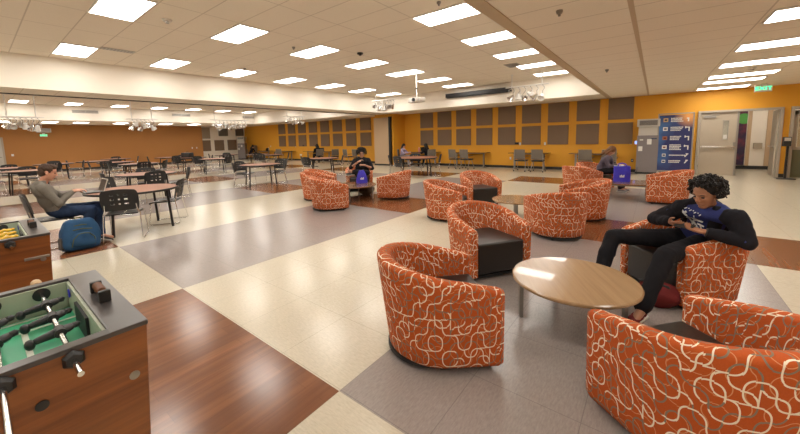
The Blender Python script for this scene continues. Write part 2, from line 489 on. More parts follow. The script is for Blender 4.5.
# corridor shell
slab('wall_corridor', -.5, 7.5, 18.2, 18.35, 0, 3, M['cream_wall'])
slab('wall_corridor', -.6, -.45, BACK + T, 18.3, 0, 3, M['cream_wall'])
slab('wall_corridor', 7.4, 7.55, BACK, 18.3, 0, 3, M['cream_wall'])
slab('ceiling', -.6, 7.5, BACK + T, 18.3, 2.9, 3.0, M['ceiling_tile_low'])
# baseboards
slab('baseboard_back', XW, -12.75, BACK - .02, BACK, 0, .11, M['black_base'])
slab('baseboard_back', -11.4, DOOR0 - .06, BACK - .02, BACK, 0, .11, M['black_base'])
slab('baseboard_back', DOOR1 + .06, D20 - .06, BACK - .02, BACK, 0, .11, M['black_base'])
slab('baseboard_left', XL, XL + .02, YF, 11.62, 0, .12, M['black_base'])
slab('baseboard_middle', -11.42, -11.4, 14.32, BACK, 0, .11, M['black_base'])
slab('baseboard_corridor', -.4, 7.3, 18.17, 18.2, 0, .13, M['black_base'])
# tan stripes on the corridor wall
for k, (a, b) in enumerate(((2.92, 3.02), (3.42, 3.55), (1.6, 1.75), (4.2, 4.35))):
    slab('trim_%d' % (8 + k), a, b, 18.17, 18.2, .13, 2.9, M['tan_wall'])

# ------------------------------------------------------------------ doors
def door_frame(n, x0, x1, h, parent=None):
    mb = MB()
    for xa in (x0 - .03, x1 + .03): mb.box((xa, BACK + .05, h / 2), (.07, .26, h))
    mb.box(((x0 + x1) / 2, BACK + .05, h + .03), (x1 - x0 + .13, .26, .07))
    return mb
d = struct('door_frame', door_frame(1, DOOR0, DOOR1, DH), M['door_frame']); d.name = 'trim_14'
d1 = empty('door_1', (DOOR0 + .02, BACK + .02, 0)); d1['kind'] = 'structure'; d1['label'] = 'closed beige double-door leaf with push bar and narrow window'
LW = .90
mb = MB()
wx0, wx1, wz0, wz1 = .56, .70, 1.20, 1.86
mb.box((wx0 / 2, 0, DH / 2), (wx0, .045, DH - .02)); mb.box(((wx1 + LW) / 2, 0, DH / 2), (LW - wx1, .045, DH - .02))
mb.box(((wx0 + wx1) / 2, 0, wz0 / 2), (wx1 - wx0, .045, wz0 - .01)); mb.box(((wx0 + wx1) / 2, 0, (wz1 + DH) / 2), (wx1 - wx0, .045, DH - wz1 - .01))
mb.build('door_leaf', M['door'], d1)
mb = MB(); mb.box(((wx0 + wx1) / 2, 0, (wz0 + wz1) / 2), (wx1 - wx0, .01, wz1 - wz0)); mb.build('pane', M['glass'], d1)
mb = MB()
for a in (wx0, wx1): mb.box((a, -.005, (wz0 + wz1) / 2), (.025, .055, wz1 - wz0 + .05))
for a in (wz0, wz1): mb.box(((wx0 + wx1) / 2, -.005, a), (wx1 - wx0 + .05, .055, .025))
mb.build('vision_frame', M['door_frame'], d1)
mb = MB(); mb.box((.46, -.075, .96), (.80, .04, .055), bev=.008); mb.box((.06, -.045, .96), (.06, .05, .07)); mb.build('push_bar', M['chrome'], d1)
mb = MB(); mb.box((.865, -.05, 1.0), (.07, .06, .24), bev=.01); mb.build('latch_case', M['steel'], d1)
mb = MB(); mb.box((.22, -.05, 1.99), (.30, .06, .07), bev=.005); mb.tube([(.1, -.07, 2.03), (.45, -.1, 2.05)], .008); mb.build('door_closer', M['steel'], d1)
mb = MB(); mb.box(((wx0 + wx1) / 2, -.012, 1.31), (.09, .004, .13)); mb.build('paper_notice', M['paper'], d1)
mb = MB(); mb.box((LW + .01, -.02, DH / 2), (.05, .07, DH - .02)); mb.build('astragal', M['steel'], d1)
# second leaf swung open into the corridor
d2 = empty('door_2', (DOOR1 - .01, BACK + .1, 0), R(86)); d2['kind'] = 'structure'; d2['label'] = 'open beige door leaf swung into the corridor'
mb = MB(); mb.box((.46, 0, DH / 2), (.92, .045, DH - .02)); mb.build('door_leaf', M['door'], d2)
mb = MB(); mb.box((.46, .06, .96), (.80, .04, .055), bev=.008); mb.build('push_bar', M['chrome'], d2)
# third: glazed door at the far right
struct('trim_15', door_frame(2, D20, D21, DH), M['door_frame'])
d3 = empty('door_3', (D20, BACK + .02, 0)); d3['kind'] = 'structure'; d3['label'] = 'glazed door with olive green lower panel'
W3 = D21 - D20
mb = MB(); mb.box((W3 / 2, 0, .44), (W3, .045, .86)); mb.build('lower_panel', M['green_panel'], d3)
mb = MB()
mb.box((.05, 0, 1.48), (.10, .045, 1.2)); mb.box((W3 - .05, 0, 1.48), (.10, .045, 1.2)); mb.box((W3 / 2, 0, .92), (W3, .05, .10)); mb.box((W3 / 2, 0, 2.02), (W3, .045, .12))
mb.build('stile', M['door_frame'], d3)
mb = MB(); mb.box((W3 / 2, 0, 1.46), (W3 - .2, .01, 1.0)); mb.build('pane', M['glass'], d3)
mb = MB(); mb.box((W3 / 2 + .1, -.05, 1.42), (W3 - .25, .05, .08)); mb.build('push_bar', M['black'], d3)
# door at the far end of the brown wall
dl = empty('door_4', (XL + .01, 0.55, 0)); dl['kind'] = 'structure'; dl['label'] = 'pale grey door at the end of the brown wall'
mb = MB(); mb.box((.02, 0, 1.03), (.05, .92, 2.06)); mb.build('door_leaf', M['hvac_light'], dl)
mb = MB()
for s_ in (-1, 1): mb.box((.02, s_ * .5, 1.06), (.08, .08, 2.12))
mb.box((.02, 0, 2.1), (.08, 1.08, .07)); mb.build('door_frame', M['door_frame'], dl)
mb = MB(); mb.box((.07, .36, 1.0), (.05, .1, .05), bev=.01); mb.build('door_handle', M['steel'], dl)

# ------------------------------------------------------------------ ceiling lights
def make_light(mat, zc):
    t = empty('ceiling_light', (0, 0, 0))
    mb = MB()
    w, d = 1.20, .60
    for s_ in (-1, 1):
        mb.box((0, s_ * (d / 2 - .01), 0), (w, .02, .02)); mb.box((s_ * (w / 2 - .01), 0, 0), (.02, d - .04, .02))
    mb.build('frame', M['white'], t)
    mb = MB(); mb.box((0, 0, .0), (w - .04, d - .04, .012)); mb.build('diffuser', mat, t)
    return t
first = make_light(M['lamp'], 0); used = [False]
def put_light(x, y, z, label, group):
    if not used[0]:
        used[0] = True; o = first; o.location = (x, y, z); tag(o, label, 'ceiling light', group); return
    dup(first, (x, y, z), 0, label=label, group=group)
ORD = ['first', 'second', 'third', 'fourth', 'fifth', 'sixth', 'seventh', 'eighth', 'ninth']
first['category'] = 'ceiling light'
for xi, rn in ((-10.08, 'row beside the cream beam'), (-6.42, 'middle row of the raised ceiling'), (-2.76, 'row beside the low tiled ceiling')):
    for k in range(-2, 7):
        nm = ORD[6 - k] + ' from the orange wall'
        put_light(xi, 1.475 + 1.813 * k, ZH - .01, 'ceiling light, %s, %s' % (rn, nm), 'lights in the raised ceiling')
for k, yy in enumerate((-3.4, -1.55, .3, 2.15, 4.0, 5.85, 7.73, 9.62, 11.50, 12.74, 14.55)):
    put_light(1.72, yy, ZL - .01, 'long ceiling light in the low right ceiling, %s from the doors' % (ORD[10 - k] if k > 1 else ('eleventh', 'tenth')[k]), 'lights in the low right ceiling')
for xi, rn in ((-22.95, 'far row near the vented soffit'), (-19.3, 'middle row beyond the beam'), (-15.65, 'hidden row just beyond the beam')):
    for k in range(-2, 7):
        put_light(xi, 1.44 + 1.813 * k, ZH - .01, 'light, %s, %s from the orange wall' % (rn, ORD[6 - k]), 'lights beyond the beam')
for k, yy in enumerate((-.9, .94, 2.7, 3.95, 5.75, 8.14, 9.9, 11.6)):
    put_light(-26.2, yy, ZL - .01, 'small far ceiling light over the brown wall, %s from the white alcove' % ORD[7 - k], 'lights along the brown wall')
# corridor light
o = make_light(M['lamp_corr'], 0); o.location = (3.0, 16.9, 2.89); tag(o, 'ceiling light inside the corridor behind the double doors', 'ceiling light')
o = make_light(M['lamp_corr'], 0); o.location = (5.5, 16.9, 2.89); tag(o, 'ceiling light inside the corridor behind the glazed door', 'ceiling light')

# ------------------------------------------------------------------ small wall and ceiling things
def wall_thing(name, c, size, mat, label, cat, group=None, bev=.004):
    mb = MB(); mb.box((0, 0, 0), size, bev=bev)
    o = mb.build(name, mat); o.location = c; return tag(o, label, cat, group)
def plate(c, label, mat='paper', facing='y', w=.075, h=.12):
    t = empty('wall_plate', c, 0, label, 'wall plate')
    mb = MB(); mb.box((0, 0, 0), (w, .012, h) if facing == 'y' else (.012, w, h), bev=.003); mb.build('cover', M[mat], t)
    mb = MB()
    if facing == 'y': mb.box((0, -.009, 0), (w * .4, .008, h * .45))
    else: mb.box((.009, 0, 0), (.008, w * .4, h * .45))
    mb.build('insert', M['white' if mat != 'blue_led' else 'blue_led'], t)
    return t
YB = BACK - .008
plate((-.61, YB, 1.14), 'white switch plate between the taupe panels and the blue lit thermostat')
th = plate((-.45, YB, 1.14), 'small thermostat with a blue lit display beside the grey air unit', 'blue_led')
plate((-.54, YB, .45), 'black outlet plate low on the orange wall beside the grey air unit', 'black')
plate((-4.80, YB, 1.13), 'white plate touching the small black box on the orange wall')
plate((-3.72, YB, 1.13), 'white switch plate under the gap of the lower taupe panels above the task chairs')
plate((-5.24, YB, .45), 'low white outlet plate left of the paired task chairs')
plate((-25.5, YB, 1.1), 'white plate on the far orange wall left of the panel block')
plate((-22.0, YB, 1.1), 'tiny white plate under the left end of the far panel block')
plate((-21.4, YB, .43), 'wide white outlet plate low on the far orange wall', w=.25)
plate((-20.5, YB, .43), 'white outlet plate low beside the desk in the far orange wall', w=.16)
plate((XL + .008, 10.81, 1.15), 'left one of two small white plates near the brown wall corner', facing='x')
plate((XL + .008, 11.14, 1.15), 'right one of two small white plates at the brown wall corner', facing='x')
plate((XL + .008, 1.36, 1.1), 'white plate on the brown wall beside the grey door', facing='x', w=.1, h=.12)
wall_thing('control_box', (-4.95, BACK - .03, 1.15), (.17, .06, .10), M['black'], 'small black box on the orange wall under a lower taupe panel', 'control box')
wall_thing('control_box', (-20.97, BACK - .03, 1.14), (.19, .06, .10), M['black'], 'small black box under the far panel block of the orange wall', 'control box')
# exit sign at the right
def exit_sign(loc, rz, w, h, label, txt=True):
    t = empty('exit_sign', loc, rz, label, 'exit sign')
    mb = MB(); mb.box((0, 0, 0), (w, .05, h), bev=.008); mb.build('housing', M['white'], t)
    mb = MB(); mb.box((0, 0, h / 2 + .02), (.12, .06, .05)); mb.build('canopy_mount', M['white'], t)
    me = text_mesh('EXIT', h * .78, .002); me.transform(Matrix.Rotation(PI / 2, 4, 'X')); me.transform(Matrix.Translation((0, -.03, 0)))
    me.transform(Matrix.Diagonal((1.25, 1, 1, 1)))
    o = bpy.data.objects.new('lettering', me); COL.objects.link(o); me.materials.append(M['exit_green']); o.parent = t
    KIDS.setdefault(t.name, []).append(o)
    return t
exit_sign((2.55, 14.16, ZL - .17), R(6), .36, .18, 'green lit EXIT sign under the ceiling by the double doors')
exit_sign((XL + .05, 2.70, 2.23), R(90), .32, .16, 'small green EXIT sign under the grey speaker on the brown wall')
exit_sign((-21.2, 9.75, ZL - .36), R(30), .32, .16, 'green EXIT sign hanging far off beneath the chrome lamp rig')
t = empty('wall_speaker', (XL + .12, 2.72, 2.53), 0, 'grey box speaker high on the brown wall', 'speaker')
mb = MB(); mb.box((0, 0, 0), (.22, .62, .26), bev=.02); mb.build('cabinet', M['hvac_light'], t)
mb = MB(); mb.box((.115, 0, 0), (.01, .54, .2)); mb.build('grille', M['steel'], t)
# vents on the far soffit
for k, (yy, nm) in enumerate(((3.85, 'left'), (8.4, 'middle'), (12.95, 'right'))):
    t = empty('air_vent', (DX0 + .01, yy, 3.36), 0, 'long grey slotted vent on the far soffit, %s one' % nm, 'vent', 'vents on the far soffit')
    mb = MB(); mb.box((0, 0, 0), (.02, 1.06, .16)); mb.build('frame', M['hvac_light'], t)
    for q in (-.26, .26):
        mb = MB()
        for z_ in range(5): mb.box((.014, q, -.05 + .025 * z_), (.012, .48, .012))
        mb.build('grille', M['steel'], t)
for k, (a, b, nm) in enumerate(((-9.41, 2.08, 'beside the cream beam near the large ceiling light'), (-3.37, 10.1, 'near the lights above the projection screen'))):
    t = empty('air_vent', (a, b, ZH - .006), 0, 'grey ceiling grille ' + nm, 'vent')
    mb = MB(); mb.box((0, 0, 0), (.2 if k == 0 else .4, .58, .012)); mb.build('frame', M['hvac_light'], t)
    mb = MB()
    for q in range(9): mb.box((0, -.24 + .06 * q, -.008), (.16 if k == 0 else .36, .03, .006))
    mb.build('grille', M['steel'], t)
for (a, b, z, nm, m_) in ((-6.53, 2.11, ZH, 'white smoke detector right of the largest ceiling light', 'white'), (-5.71, 5.93, ZH, 'black dome camera on the ceiling between two lights', 'black'),
                      (-6.42, 4.53, ZH, 'tiny sprinkler head above a middle ceiling light', 'steel'), (-2.65, 4.54, ZH, 'dark sprinkler head at the top of the picture', 'steel'),
                      (-.77, 3.92, ZL, 'dark sprinkler head in the low ceiling nearest the camera', 'steel'), (-.76, 8.3, ZL, 'dark sprinkler head far along the low ceiling', 'steel'),
                      (-9.3, 4.9, ZH, 'small sprinkler head between the beam row lights', 'steel'), (1.73, 10.45, ZL, 'white sprinkler between the low ceiling lights', 'white')):
    big = m_ in ('white', 'black')
    t = empty('smoke_detector' if big and m_ == 'white' else 'dome_camera' if big else 'sprinkler', (a, b, z), 0, nm, 'detector' if m_ == 'white' else 'camera' if big else 'sprinkler')
    r = .075 if big else .035
    mb = MB(); mb.lathe([(0, 0), (r, 0), (r, -.015), (r * .8, -.035), (0, -.04)], seg=20); mb.build('cap', M[m_], t, 40)
    mb = MB(); mb.lathe([(0, -.03), (r * .45, -.035), (r * .4, -.06), (0, -.065)], seg=16); mb.build('sensor', M['steel' if m_ != 'black' else 'black'], t, 40)
# acoustic panels
def panel(x0, z0, w, h, label, group, mat='panel'):
    mb = MB(); mb.box((0, 0, 0), (w, .045, h), bev=.008)
    o = mb.build('acoustic_panel', M[mat]); o.location = (x0 + w / 2, BACK - .024, z0 + h / 2); return tag(o, label, 'acoustic panel', group)
NTH = ['first', 'second', 'third', 'fourth', 'fifth', 'sixth', 'seventh', 'eighth', 'ninth']
for i in range(9):
    for z0, z1, rw in ((1.09, 1.92, 'lower'), (2.05, 2.875, 'upper')):
        panel(-10.30 + 1.114 * i, z0, .82, z1 - z0, 'taupe acoustic panel, %s from left in the %s row behind the task chairs' % (NTH[i], rw), 'taupe panels on the right orange wall')
for i in range(8):
    for z0, z1, rw in ((1.08, 1.94, 'lower'), (2.08, 2.875, 'upper')):
        panel(-24.19 + 1.317 * i, z0, .92, z1 - z0, 'taupe acoustic panel, %s from left in the %s row left of the tan partition' % (NTH[i], rw), 'taupe panels on the far orange wall')
def sidepanel(y0, y1, z0, z1, mat, label):
    mb = MB(); mb.box((0, 0, 0), (.045, y1 - y0, z1 - z0), bev=.008)
    o = mb.build('acoustic_panel', M[mat]); o.location = (XW + .024, (y0 + y1) / 2, (z0 + z1) / 2); return tag(o, label, 'acoustic panel', 'panels in the white alcove')
sidepanel(11.60, 12.41, 1.88, 2.78, 'panel_tan', 'tan upper acoustic panel in the white alcove beside the brown wall')
sidepanel(13.1, 13.9, 2.08, 2.72, 'panel_grey', 'grey upper acoustic panel in the middle of the white alcove')
sidepanel(14.56, 15.3, 2.08, 2.72, 'panel_grey', 'grey upper acoustic panel at the right corner of the white alcove')
for k, (a, b) in enumerate(((11.68, 12.40), (12.70, 13.50), (13.80, 14.60))):
    sidepanel(a, b, .83, 1.74, 'panel', 'brown lower acoustic panel in the white alcove, %s of three' % ('left', 'middle', 'right')[k])

# projection screen case
t = empty('projection_screen', (-5.95, CY1 - .1, 3.37), 0, 'long black roll-up projection screen case on the cream soffit', 'projection screen')
mb = MB(); mb.box((0, 0, 0), (2.9, .15, .17), bev=.02); mb.build('case', M['black'], t)
mb = MB()
for s_ in (-1, 1): mb.box((s_ * 1.45, 0, 0), (.03, .16, .18), bev=.005)
mb.build('end_cap', M['black_metal'], t)
mb = MB(); mb.box((0, -.02, -.1), (2.8, .03, .03)); mb.build('bottom_bar', M['black_metal'], t)

# projector
t = empty('projector', (-6.22, 9.1, 2.70), R(-20), 'white projector hanging from a ceiling pole above the lounge', 'projector')
mb = MB(); mb.box((0, 0, .08), (.48, .38, .15), bev=.03); mb.box((0, 0, .08), (.66, .22, .11), bev=.02); mb.build('case', M['white'], t, 40)
mb = MB(); mb.lathe([(0, 0), (.06, 0), (.06, .05), (.045, .06), (0, .05)], (.1, -.19, .08), 20, Matrix.Rotation(PI / 2, 3, 'X')); mb.build('lens', M['screen'], t, 40)
mb = MB(); mb.tube([(0, 0, .15), (0, 0, .94)], .022); mb.disc((0, 0, 0), .08, .925, .95); mb.build('pole', M['white'], t, 40)
mb = MB(); mb.tube([(0, 0, .44), (0, 0, .49)], .03); mb.build('collar', M['black'], t, 40)
mb = MB()
for k in range(5): mb.box((.24 + .0, -.1 + .05 * k, .08), (.02, .02, .09)); mb.box((-.24, -.1 + .05 * k, .08), (.02, .02, .09))
mb.build('vent_slats', M['steel'], t)

# lamp rigs
def make_rig(loc, rz, drop, w, label, seed, n=5):
    rnd = random.Random(seed)
    t = empty('lamp_rig', loc, rz, label, 'lamp rig', 'chrome lamp rigs under the ceilings')
    mb = MB(); mb.tube([(-w / 2 - .22, 0, 0), (w / 2 + .22, 0, 0)], .024); mb.build('crossbar', M['white'], t, 40)
    for s_ in (-1, 1):
        mb = MB(); mb.tube([(s_ * w / 2, 0, 0), (s_ * w / 2, 0, drop)], .018); mb.disc((s_ * w / 2, 0, 0), .05, drop - .02, drop, 16); mb.build('hanger', M['white'], t, 40)
    for k in range(n):
        xx = -w / 2 + w * k / (n - 1)
        q = Matrix.Rotation(rnd.uniform(-.9, .9), 3, 'X') @ Matrix.Rotation(rnd.uniform(-.8, .8), 3, 'Y')
        l = rnd.uniform(.18, .42)
        mb = MB()
        c = V((xx, rnd.uniform(-.08, .08), -l))
        mb.lathe([(0, .11), (.045, .10), (.06, .03), (.11, -.09), (.115, -.10), (.105, -.10), (.05, -.02), (0, -.01)], c, 18, q)
        h = mb.build('lamp_head', M['white'] if k % 2 else M['chrome'], t, 40)
        mb = MB()
        mb.tube([(xx, 0, 0), (xx, 0, -.06)], .012)
        mb.tube([c + V((-.1, 0, 0)), V((xx - .1, 0, -.08)), V((xx, 0, -.06)), V((xx + .1, 0, -.08)), c + V((.1, 0, 0))], .009, 6)
        mb.build('yoke', M['white'], h, 40)
        mb = MB(); mb.tube([V((xx, .02, -.0)), V((xx + .08, .05, -.12)), V((xx + .02, .06, -.2)), c + q @ V((0, 0, .1))], .007, 6); mb.build('cable', M['black'], h, 40)
    return t
make_rig((-3.45, 11.7, 3.22), 0, ZH - 3.22, 1.0, 'chrome lamp rig hanging at the right of the black screen case', 1, 6)
make_rig((-9.42, 11.2, 3.23), 0, ZH - 3.23, .95, 'chrome lamp rig hanging left of the white projector near the tan partition', 2, 7)
make_rig((-18.0, 12.6, 3.05), R(60), ZH - 3.05, .9, 'chrome lamp rig before the far panel block, partly behind the beam', 3, 6)
make_rig((-18.0, 8.55, 2.72), R(80), ZH - 2.72, 1.5, 'far chrome lamp rig above the white alcove', 4, 9)
make_rig((-18.0, 4.68, 2.66), R(80), ZH - 2.66, .72, 'far chrome lamp rig over the middle of the brown wall', 5, 6)
make_rig((-18.0, 1.12, 2.63), R(80), ZH - 2.63, .72, 'chrome lamp rig over the left end of the brown wall', 6, 6)

# ------------------------------------------------------------------ air units
def air_unit(loc, rz, label, sc=1.0):
    t = empty('air_unit', loc, rz, label, 'air unit')
    mb = MB(); mb.box((0, 0, .74), (.62, .5, 1.34), bev=.01); mb.build('cabinet', M['hvac_grey'], t)
    mb = MB(); mb.box((0, .02, 1.56), (.56, .42, .32)); mb.build('neck', M['hvac_light'], t)
    mb = MB(); mb.box((0, 0, 1.86), (.66, .5, .27), bev=.015); mb.build('outlet_head', M['hvac_light'], t)
    mb = MB()
    for k in range(6): mb.box((0, -.256, 1.79 + .028 * k), (.5, .012, .012))
    mb.build('grille', M['black_metal'], t)
    mb = MB(); mb.box((0, -.253, 1.86), (.53, .004, .18)); mb.build('grille_back', M['steel'], t)
    for c_, z_ in (((.05, -.254, 1.18), (.13, .006, .19)), ((-.2, -.254, .93), (.12, .006, .17)), ((-.18, -.254, 1.25), (.1, .006, .04))):
        mb = MB(); mb.box(c_, z_); mb.build('notice', M['paper'], t)
    mb = MB(); mb.box((.18, -.254, 1.29), (.16, .006, .03)); mb.build('badge', M['jeans'], t)
    mb = MB(); mb.box((0, 0, .045), (.66, .52, .05)); mb.build('plinth', M['black'], t)
    for a in (-.26, .26):
        for b in (-.2, .2):
            mb = MB(); mb.lathe([(0, -.015), (.02, -.015), (.02, .015), (0, .015)], (a, b, .02), 12, Matrix.Rotation(PI / 2, 3, 'Y')); mb.build('caster', M['rubber'], t, 40)
    mb = MB(); mb.tube([(-.26, -.27, .25), (-.27, -.33, .1), (-.28, -.35, .012), (-.4, -.38, .012), (-.5, -.3, .012)], .008, 6); mb.build('cord', M['black'], t, 40)
    return t
air_unit((-.09, 15.03, 0), R(0), 'grey floor standing air unit with grille beside the blue directory')
air_unit((-28.7, 14.6, 0), R(40), 'distant grey air unit in the corner by the white alcove')
# narrow box beside the far unit
wall_thing('pedestal_box', (-27.4, 15.1, .6), (.22, .2, 1.2), M['steel'], 'narrow grey box standing right of the far air unit', 'box')

# ------------------------------------------------------------------ directory sign
t = empty('directory_sign', (.66, 14.85, 0), R(1), 'tall blue directory board with orange corner beside the air unit', 'sign')
mb = MB(); mb.box((.0, 0, 1.13), (.90, .03, 1.94)); mb.build('board', M['directory'], t)
mb = MB()
for s_ in (-1, 1): mb.box((s_ * .465, 0, 1.10), (.035, .06, 2.12))
mb.box((0, 0, 2.145), (.965, .06, .035)); mb.box((0, 0, .13), (.965, .06, .06)); mb.build('frame', M['steel'], t)
mb = MB()
for s_ in (-1, 1): mb.box((s_ * .42, 0, .05), (.06, .5, .10), bev=.01)
mb.build('stand_foot', M['steel'], t)
rnd = random.Random(5)
rowz = [1.93, 1.62, 1.30, .98, .70, .48]
for k, z_ in enumerate(rowz):
    big = k < 4
    mb = MB(); mb.box((-.27, -.02, z_), (.13 if big else .1, .008, .13 if big else .1)); ic = mb.build('row_icon', M[['knob_wood', 'paper', 'orange_laminate', 'paper', 'paper', 'paper'][k]], t)
    mb = MB(); mb.box((-.27, -.026, z_), (.07, .008, .05)); mb.build('row_icon_mark', M[['jeans', 'jeans', 'maroon', 'maroon', 'jeans', 'jeans'][k]], ic)
    mb = MB()
    nl = (4 if k == 3 else 3) if big else (1 if k == 4 else 2)
    for q in range(nl):
        zz = z_ + (nl - 1) * .026 - q * .052; xx = -.13
        lim = .16 + rnd.uniform(-.05, .02) if k != 4 else .28
        while xx < lim:
            w = rnd.uniform(.018, .034); mb.box((xx + w / 2, -.019, zz), (w, .006, .034)); xx += w + .009
    mb.build('row_text', M['paper'], t)
    mb = MB()
    if k == 0: mb.box((.33, -.02, z_), (.035, .008, .13)); mb.box((.315, -.02, z_ + .04), (.065, .008, .035))
    elif k < 4: mb.box((.36, -.02, z_ - .02), (.03, .008, .13)); mb.box((.32, -.02, z_ + .045), (.11, .008, .03)); mb.box((.27, -.02, z_ + .045), (.03, .008, .07))
    else: mb.box((.33, -.02, z_), (.03, .008, .13), rot=Matrix.Rotation(.6, 3, 'Y')); mb.box((.35, -.02, z_ + .05), (.07, .008, .03))
    mb.build('row_arrow', M['paper'], t)

# scanner post by the doors
t = empty('card_reader_post', (3.27, 14.92, 0), 0, 'black post with a grey reader box beside the open doorway', 'reader post')
mb = MB(); mb.box((.03, 0, .5), (.05, .05, 1.0)); mb.build('post', M['black_metal'], t)
mb = MB(); mb.box((0, -.01, 1.14), (.17, .14, .28), bev=.015); mb.build('reader', M['black'], t)
mb = MB(); mb.box((0, -.085, 1.21), (.13, .012, .1)); mb.build('reader_screen', M['hvac_light'], t)
mb = MB(); mb.box((.03, 0, .012), (.4, .3, .024), bev=.006); mb.build('base', M['black_metal'], t)
mb = MB(); mb.box((.10, .02, .5), (.06, .03, .96)); mb.build('brace', M['steel'], t)

# things in the corridor
o = wall_thing('poster', (2.68, 18.17, 1.2), (.42, .03, 2.1), M['poster'], 'dark red and violet poster with a green shape in the corridor', 'poster')
wall_thing('wall_box', (3.22, 18.16, .9), (.24, .05, .22), M['door'], 'beige box on the white corridor wall', 'wall box')
wall_thing('notice_board', (3.75, 18.17, 1.15), (.22, .04, 1.2), M['panel_grey'], 'narrow brown grey board at the corridor wall edge', 'notice board')

# the plan above is measured in tape units along the hall; bring it to metres
for o_ in list(scn.objects):
    if o_.parent is None:
        if o_.type == 'MESH' and o_.location.length < 1e-6 and o_.get('kind') == 'structure':
            for v_ in o_.data.vertices: v_.co.y *= K
        else: o_.location.y *= K

# ------------------------------------------------------------------ tub chairs
def make_tub(label):
    t = empty('tub_chair', (0, 0, 0)); tag(t, label, 'armchair', 'orange swirl tub chairs')
    bm = bmesh.new(); uvl = bm.loops.layers.uv.new('UVMap')
    HW = .39; TH = .10
    # plan path (outer), from right arm front round the back to left arm front
    N = 56; path = []
    straight = .32; arc = PI * HW
    total = 2 * straight + arc
    for i in range(N + 1):
        s_ = total * i / N
        if s_ < straight: p = V((.38 - s_ - .0, -HW)); n = V((0, 1)); b = 0
        elif s_ > straight + arc: p = V((.38 - (total - s_), HW)); n = V((0, -1)); b = 0
        else:
            a = (s_ - straight) / arc * PI
            p = V((.06 - HW * math.sin(a), -HW * math.cos(a))); n = V((math.sin(a), math.cos(a)))
            p.x = .06 - (HW + .03) * math.sin(a) ** .9 if math.sin(a) > 0 else .06
        u = s_ / total
        path.append((p, n, s_, u))
    rings = []
    for (p, n, s_, u) in path:
        k = math.sin(PI * u)                       # 0 at arm fronts, 1 at the back
        h = .56 + .17 * (max(0, k) ** 1.15)
        bk = max(0, k) ** 1.2
        fl = .055 * bk                            # rake of the back
        endr = min(u, 1 - u)
        cr = max(0, 1 - endr / .014) if endr < .014 else 0
        th = TH + .0 * k
        prof = [(.02 * 1 + .02 * bk, .045), (.012, .07)]
        for q in range(1, 8):
            z_ = .07 + (h - .10) * q / 7; prof.append((.012 - .012 * q / 7, z_))
        zt = h
        for q in range(1, 8):
            a = PI * q / 8; prof.append((th / 2 - th / 2 * math.cos(a) , zt - .03 + .03 * math.sin(a)))
        for q in range(5):
            z_ = zt - .03 - (zt - .03 - .33) * q / 4; prof.append((th + .03 * bk * q / 4, z_))
        prof.append((th + .03 * bk, .045))
        ring = []
        L = 0; last = None
        for (off, z_) in prof:
            lean = -fl * (z_ / h) + .02 * bk * (1 - z_ / h)
            oo = off + lean
            q3 = V((p.x + n.x * oo, p.y + n.y * oo, z_))
            if cr: 
                c = V((p.x + n.x * th / 2, p.y + n.y * th / 2, min(max(z_, .09), h - .03)))
                q3 = q3.lerp(c, .28 * cr * cr)
            if last is not None: L += (q3 - last).length
            last = q3; ring.append((bm.verts.new(q3), L))
        rings.append((ring, s_))
    m = len(rings[0][0])
    for i in range(len(rings) - 1):
        (A, sa), (B, sb) = rings[i], rings[i + 1]
        for k in range(m):
            k2 = (k + 1) % m
            f = bm.faces.new((A[k][0], A[k2][0], B[k2][0], B[k][0])); f.smooth = True
            la, lb = A[k][1], A[k2][1] if k2 else A[k][1] + .1
            for lp, (uu, vv) in zip(f.loops, ((sa, la), (sa, lb), (sb, lb), (sb, la))): lp[uvl].uv = (uu, vv)
    for (ring, s_), sg in ((rings[0], 1), (rings[-1], -1)):
        f = bm.faces.new([v for v, _ in ring])
        for lp in f.loops: lp[uvl].uv = (lp.vert.co.y + 3, lp.vert.co.z)
    bmesh.ops.recalc_face_normals(bm, faces=bm.faces)
    me = bpy.data.meshes.new('shell'); bm.to_mesh(me); bm.free(); me.materials.append(M['fabric'])
    o = bpy.data.objects.new('shell', me); COL.objects.link(o); o.parent = t; KIDS.setdefault(t.name, []).append(o)
    o['label'] = 'orange shell with white and grey swirls'
    mb = MB(); vs = mb.box((.085, 0, .24), (.575, .572, .33), bev=.028, seg=4)
    for v in vs:
        if v.co.z > .38: v.co.z += .022 * max(0, 1 - ((v.co.x - .07) / .3) ** 2) * max(0, 1 - (v.co.y / .29) ** 2)
    for v in vs:
        if v.co.x < -.1: v.co.y *= .86
    o = mb.build('seat_cushion', M['leather'], t, 50); o['label'] = 'black leather seat'
    mb = MB(); mb.lathe([(0, .018), (.30, .018), (.315, .026), (.315, .05), (0, .05)], (-.03, 0, 0), 36); mb.box((.15, 0, .035), (.36, .64, .03)); mb.build('base', M['rubber'], t, 40)
    for a, b in ((.27, .29), (.27, -.29), (-.22, .18), (-.22, -.18)):
        mb = MB(); mb.lathe([(0, 0), (.018, 0), (.018, .03), (0, .03)], (a, b, 0), 12); mb.build('foot', M['black'], t, 40)
    return t
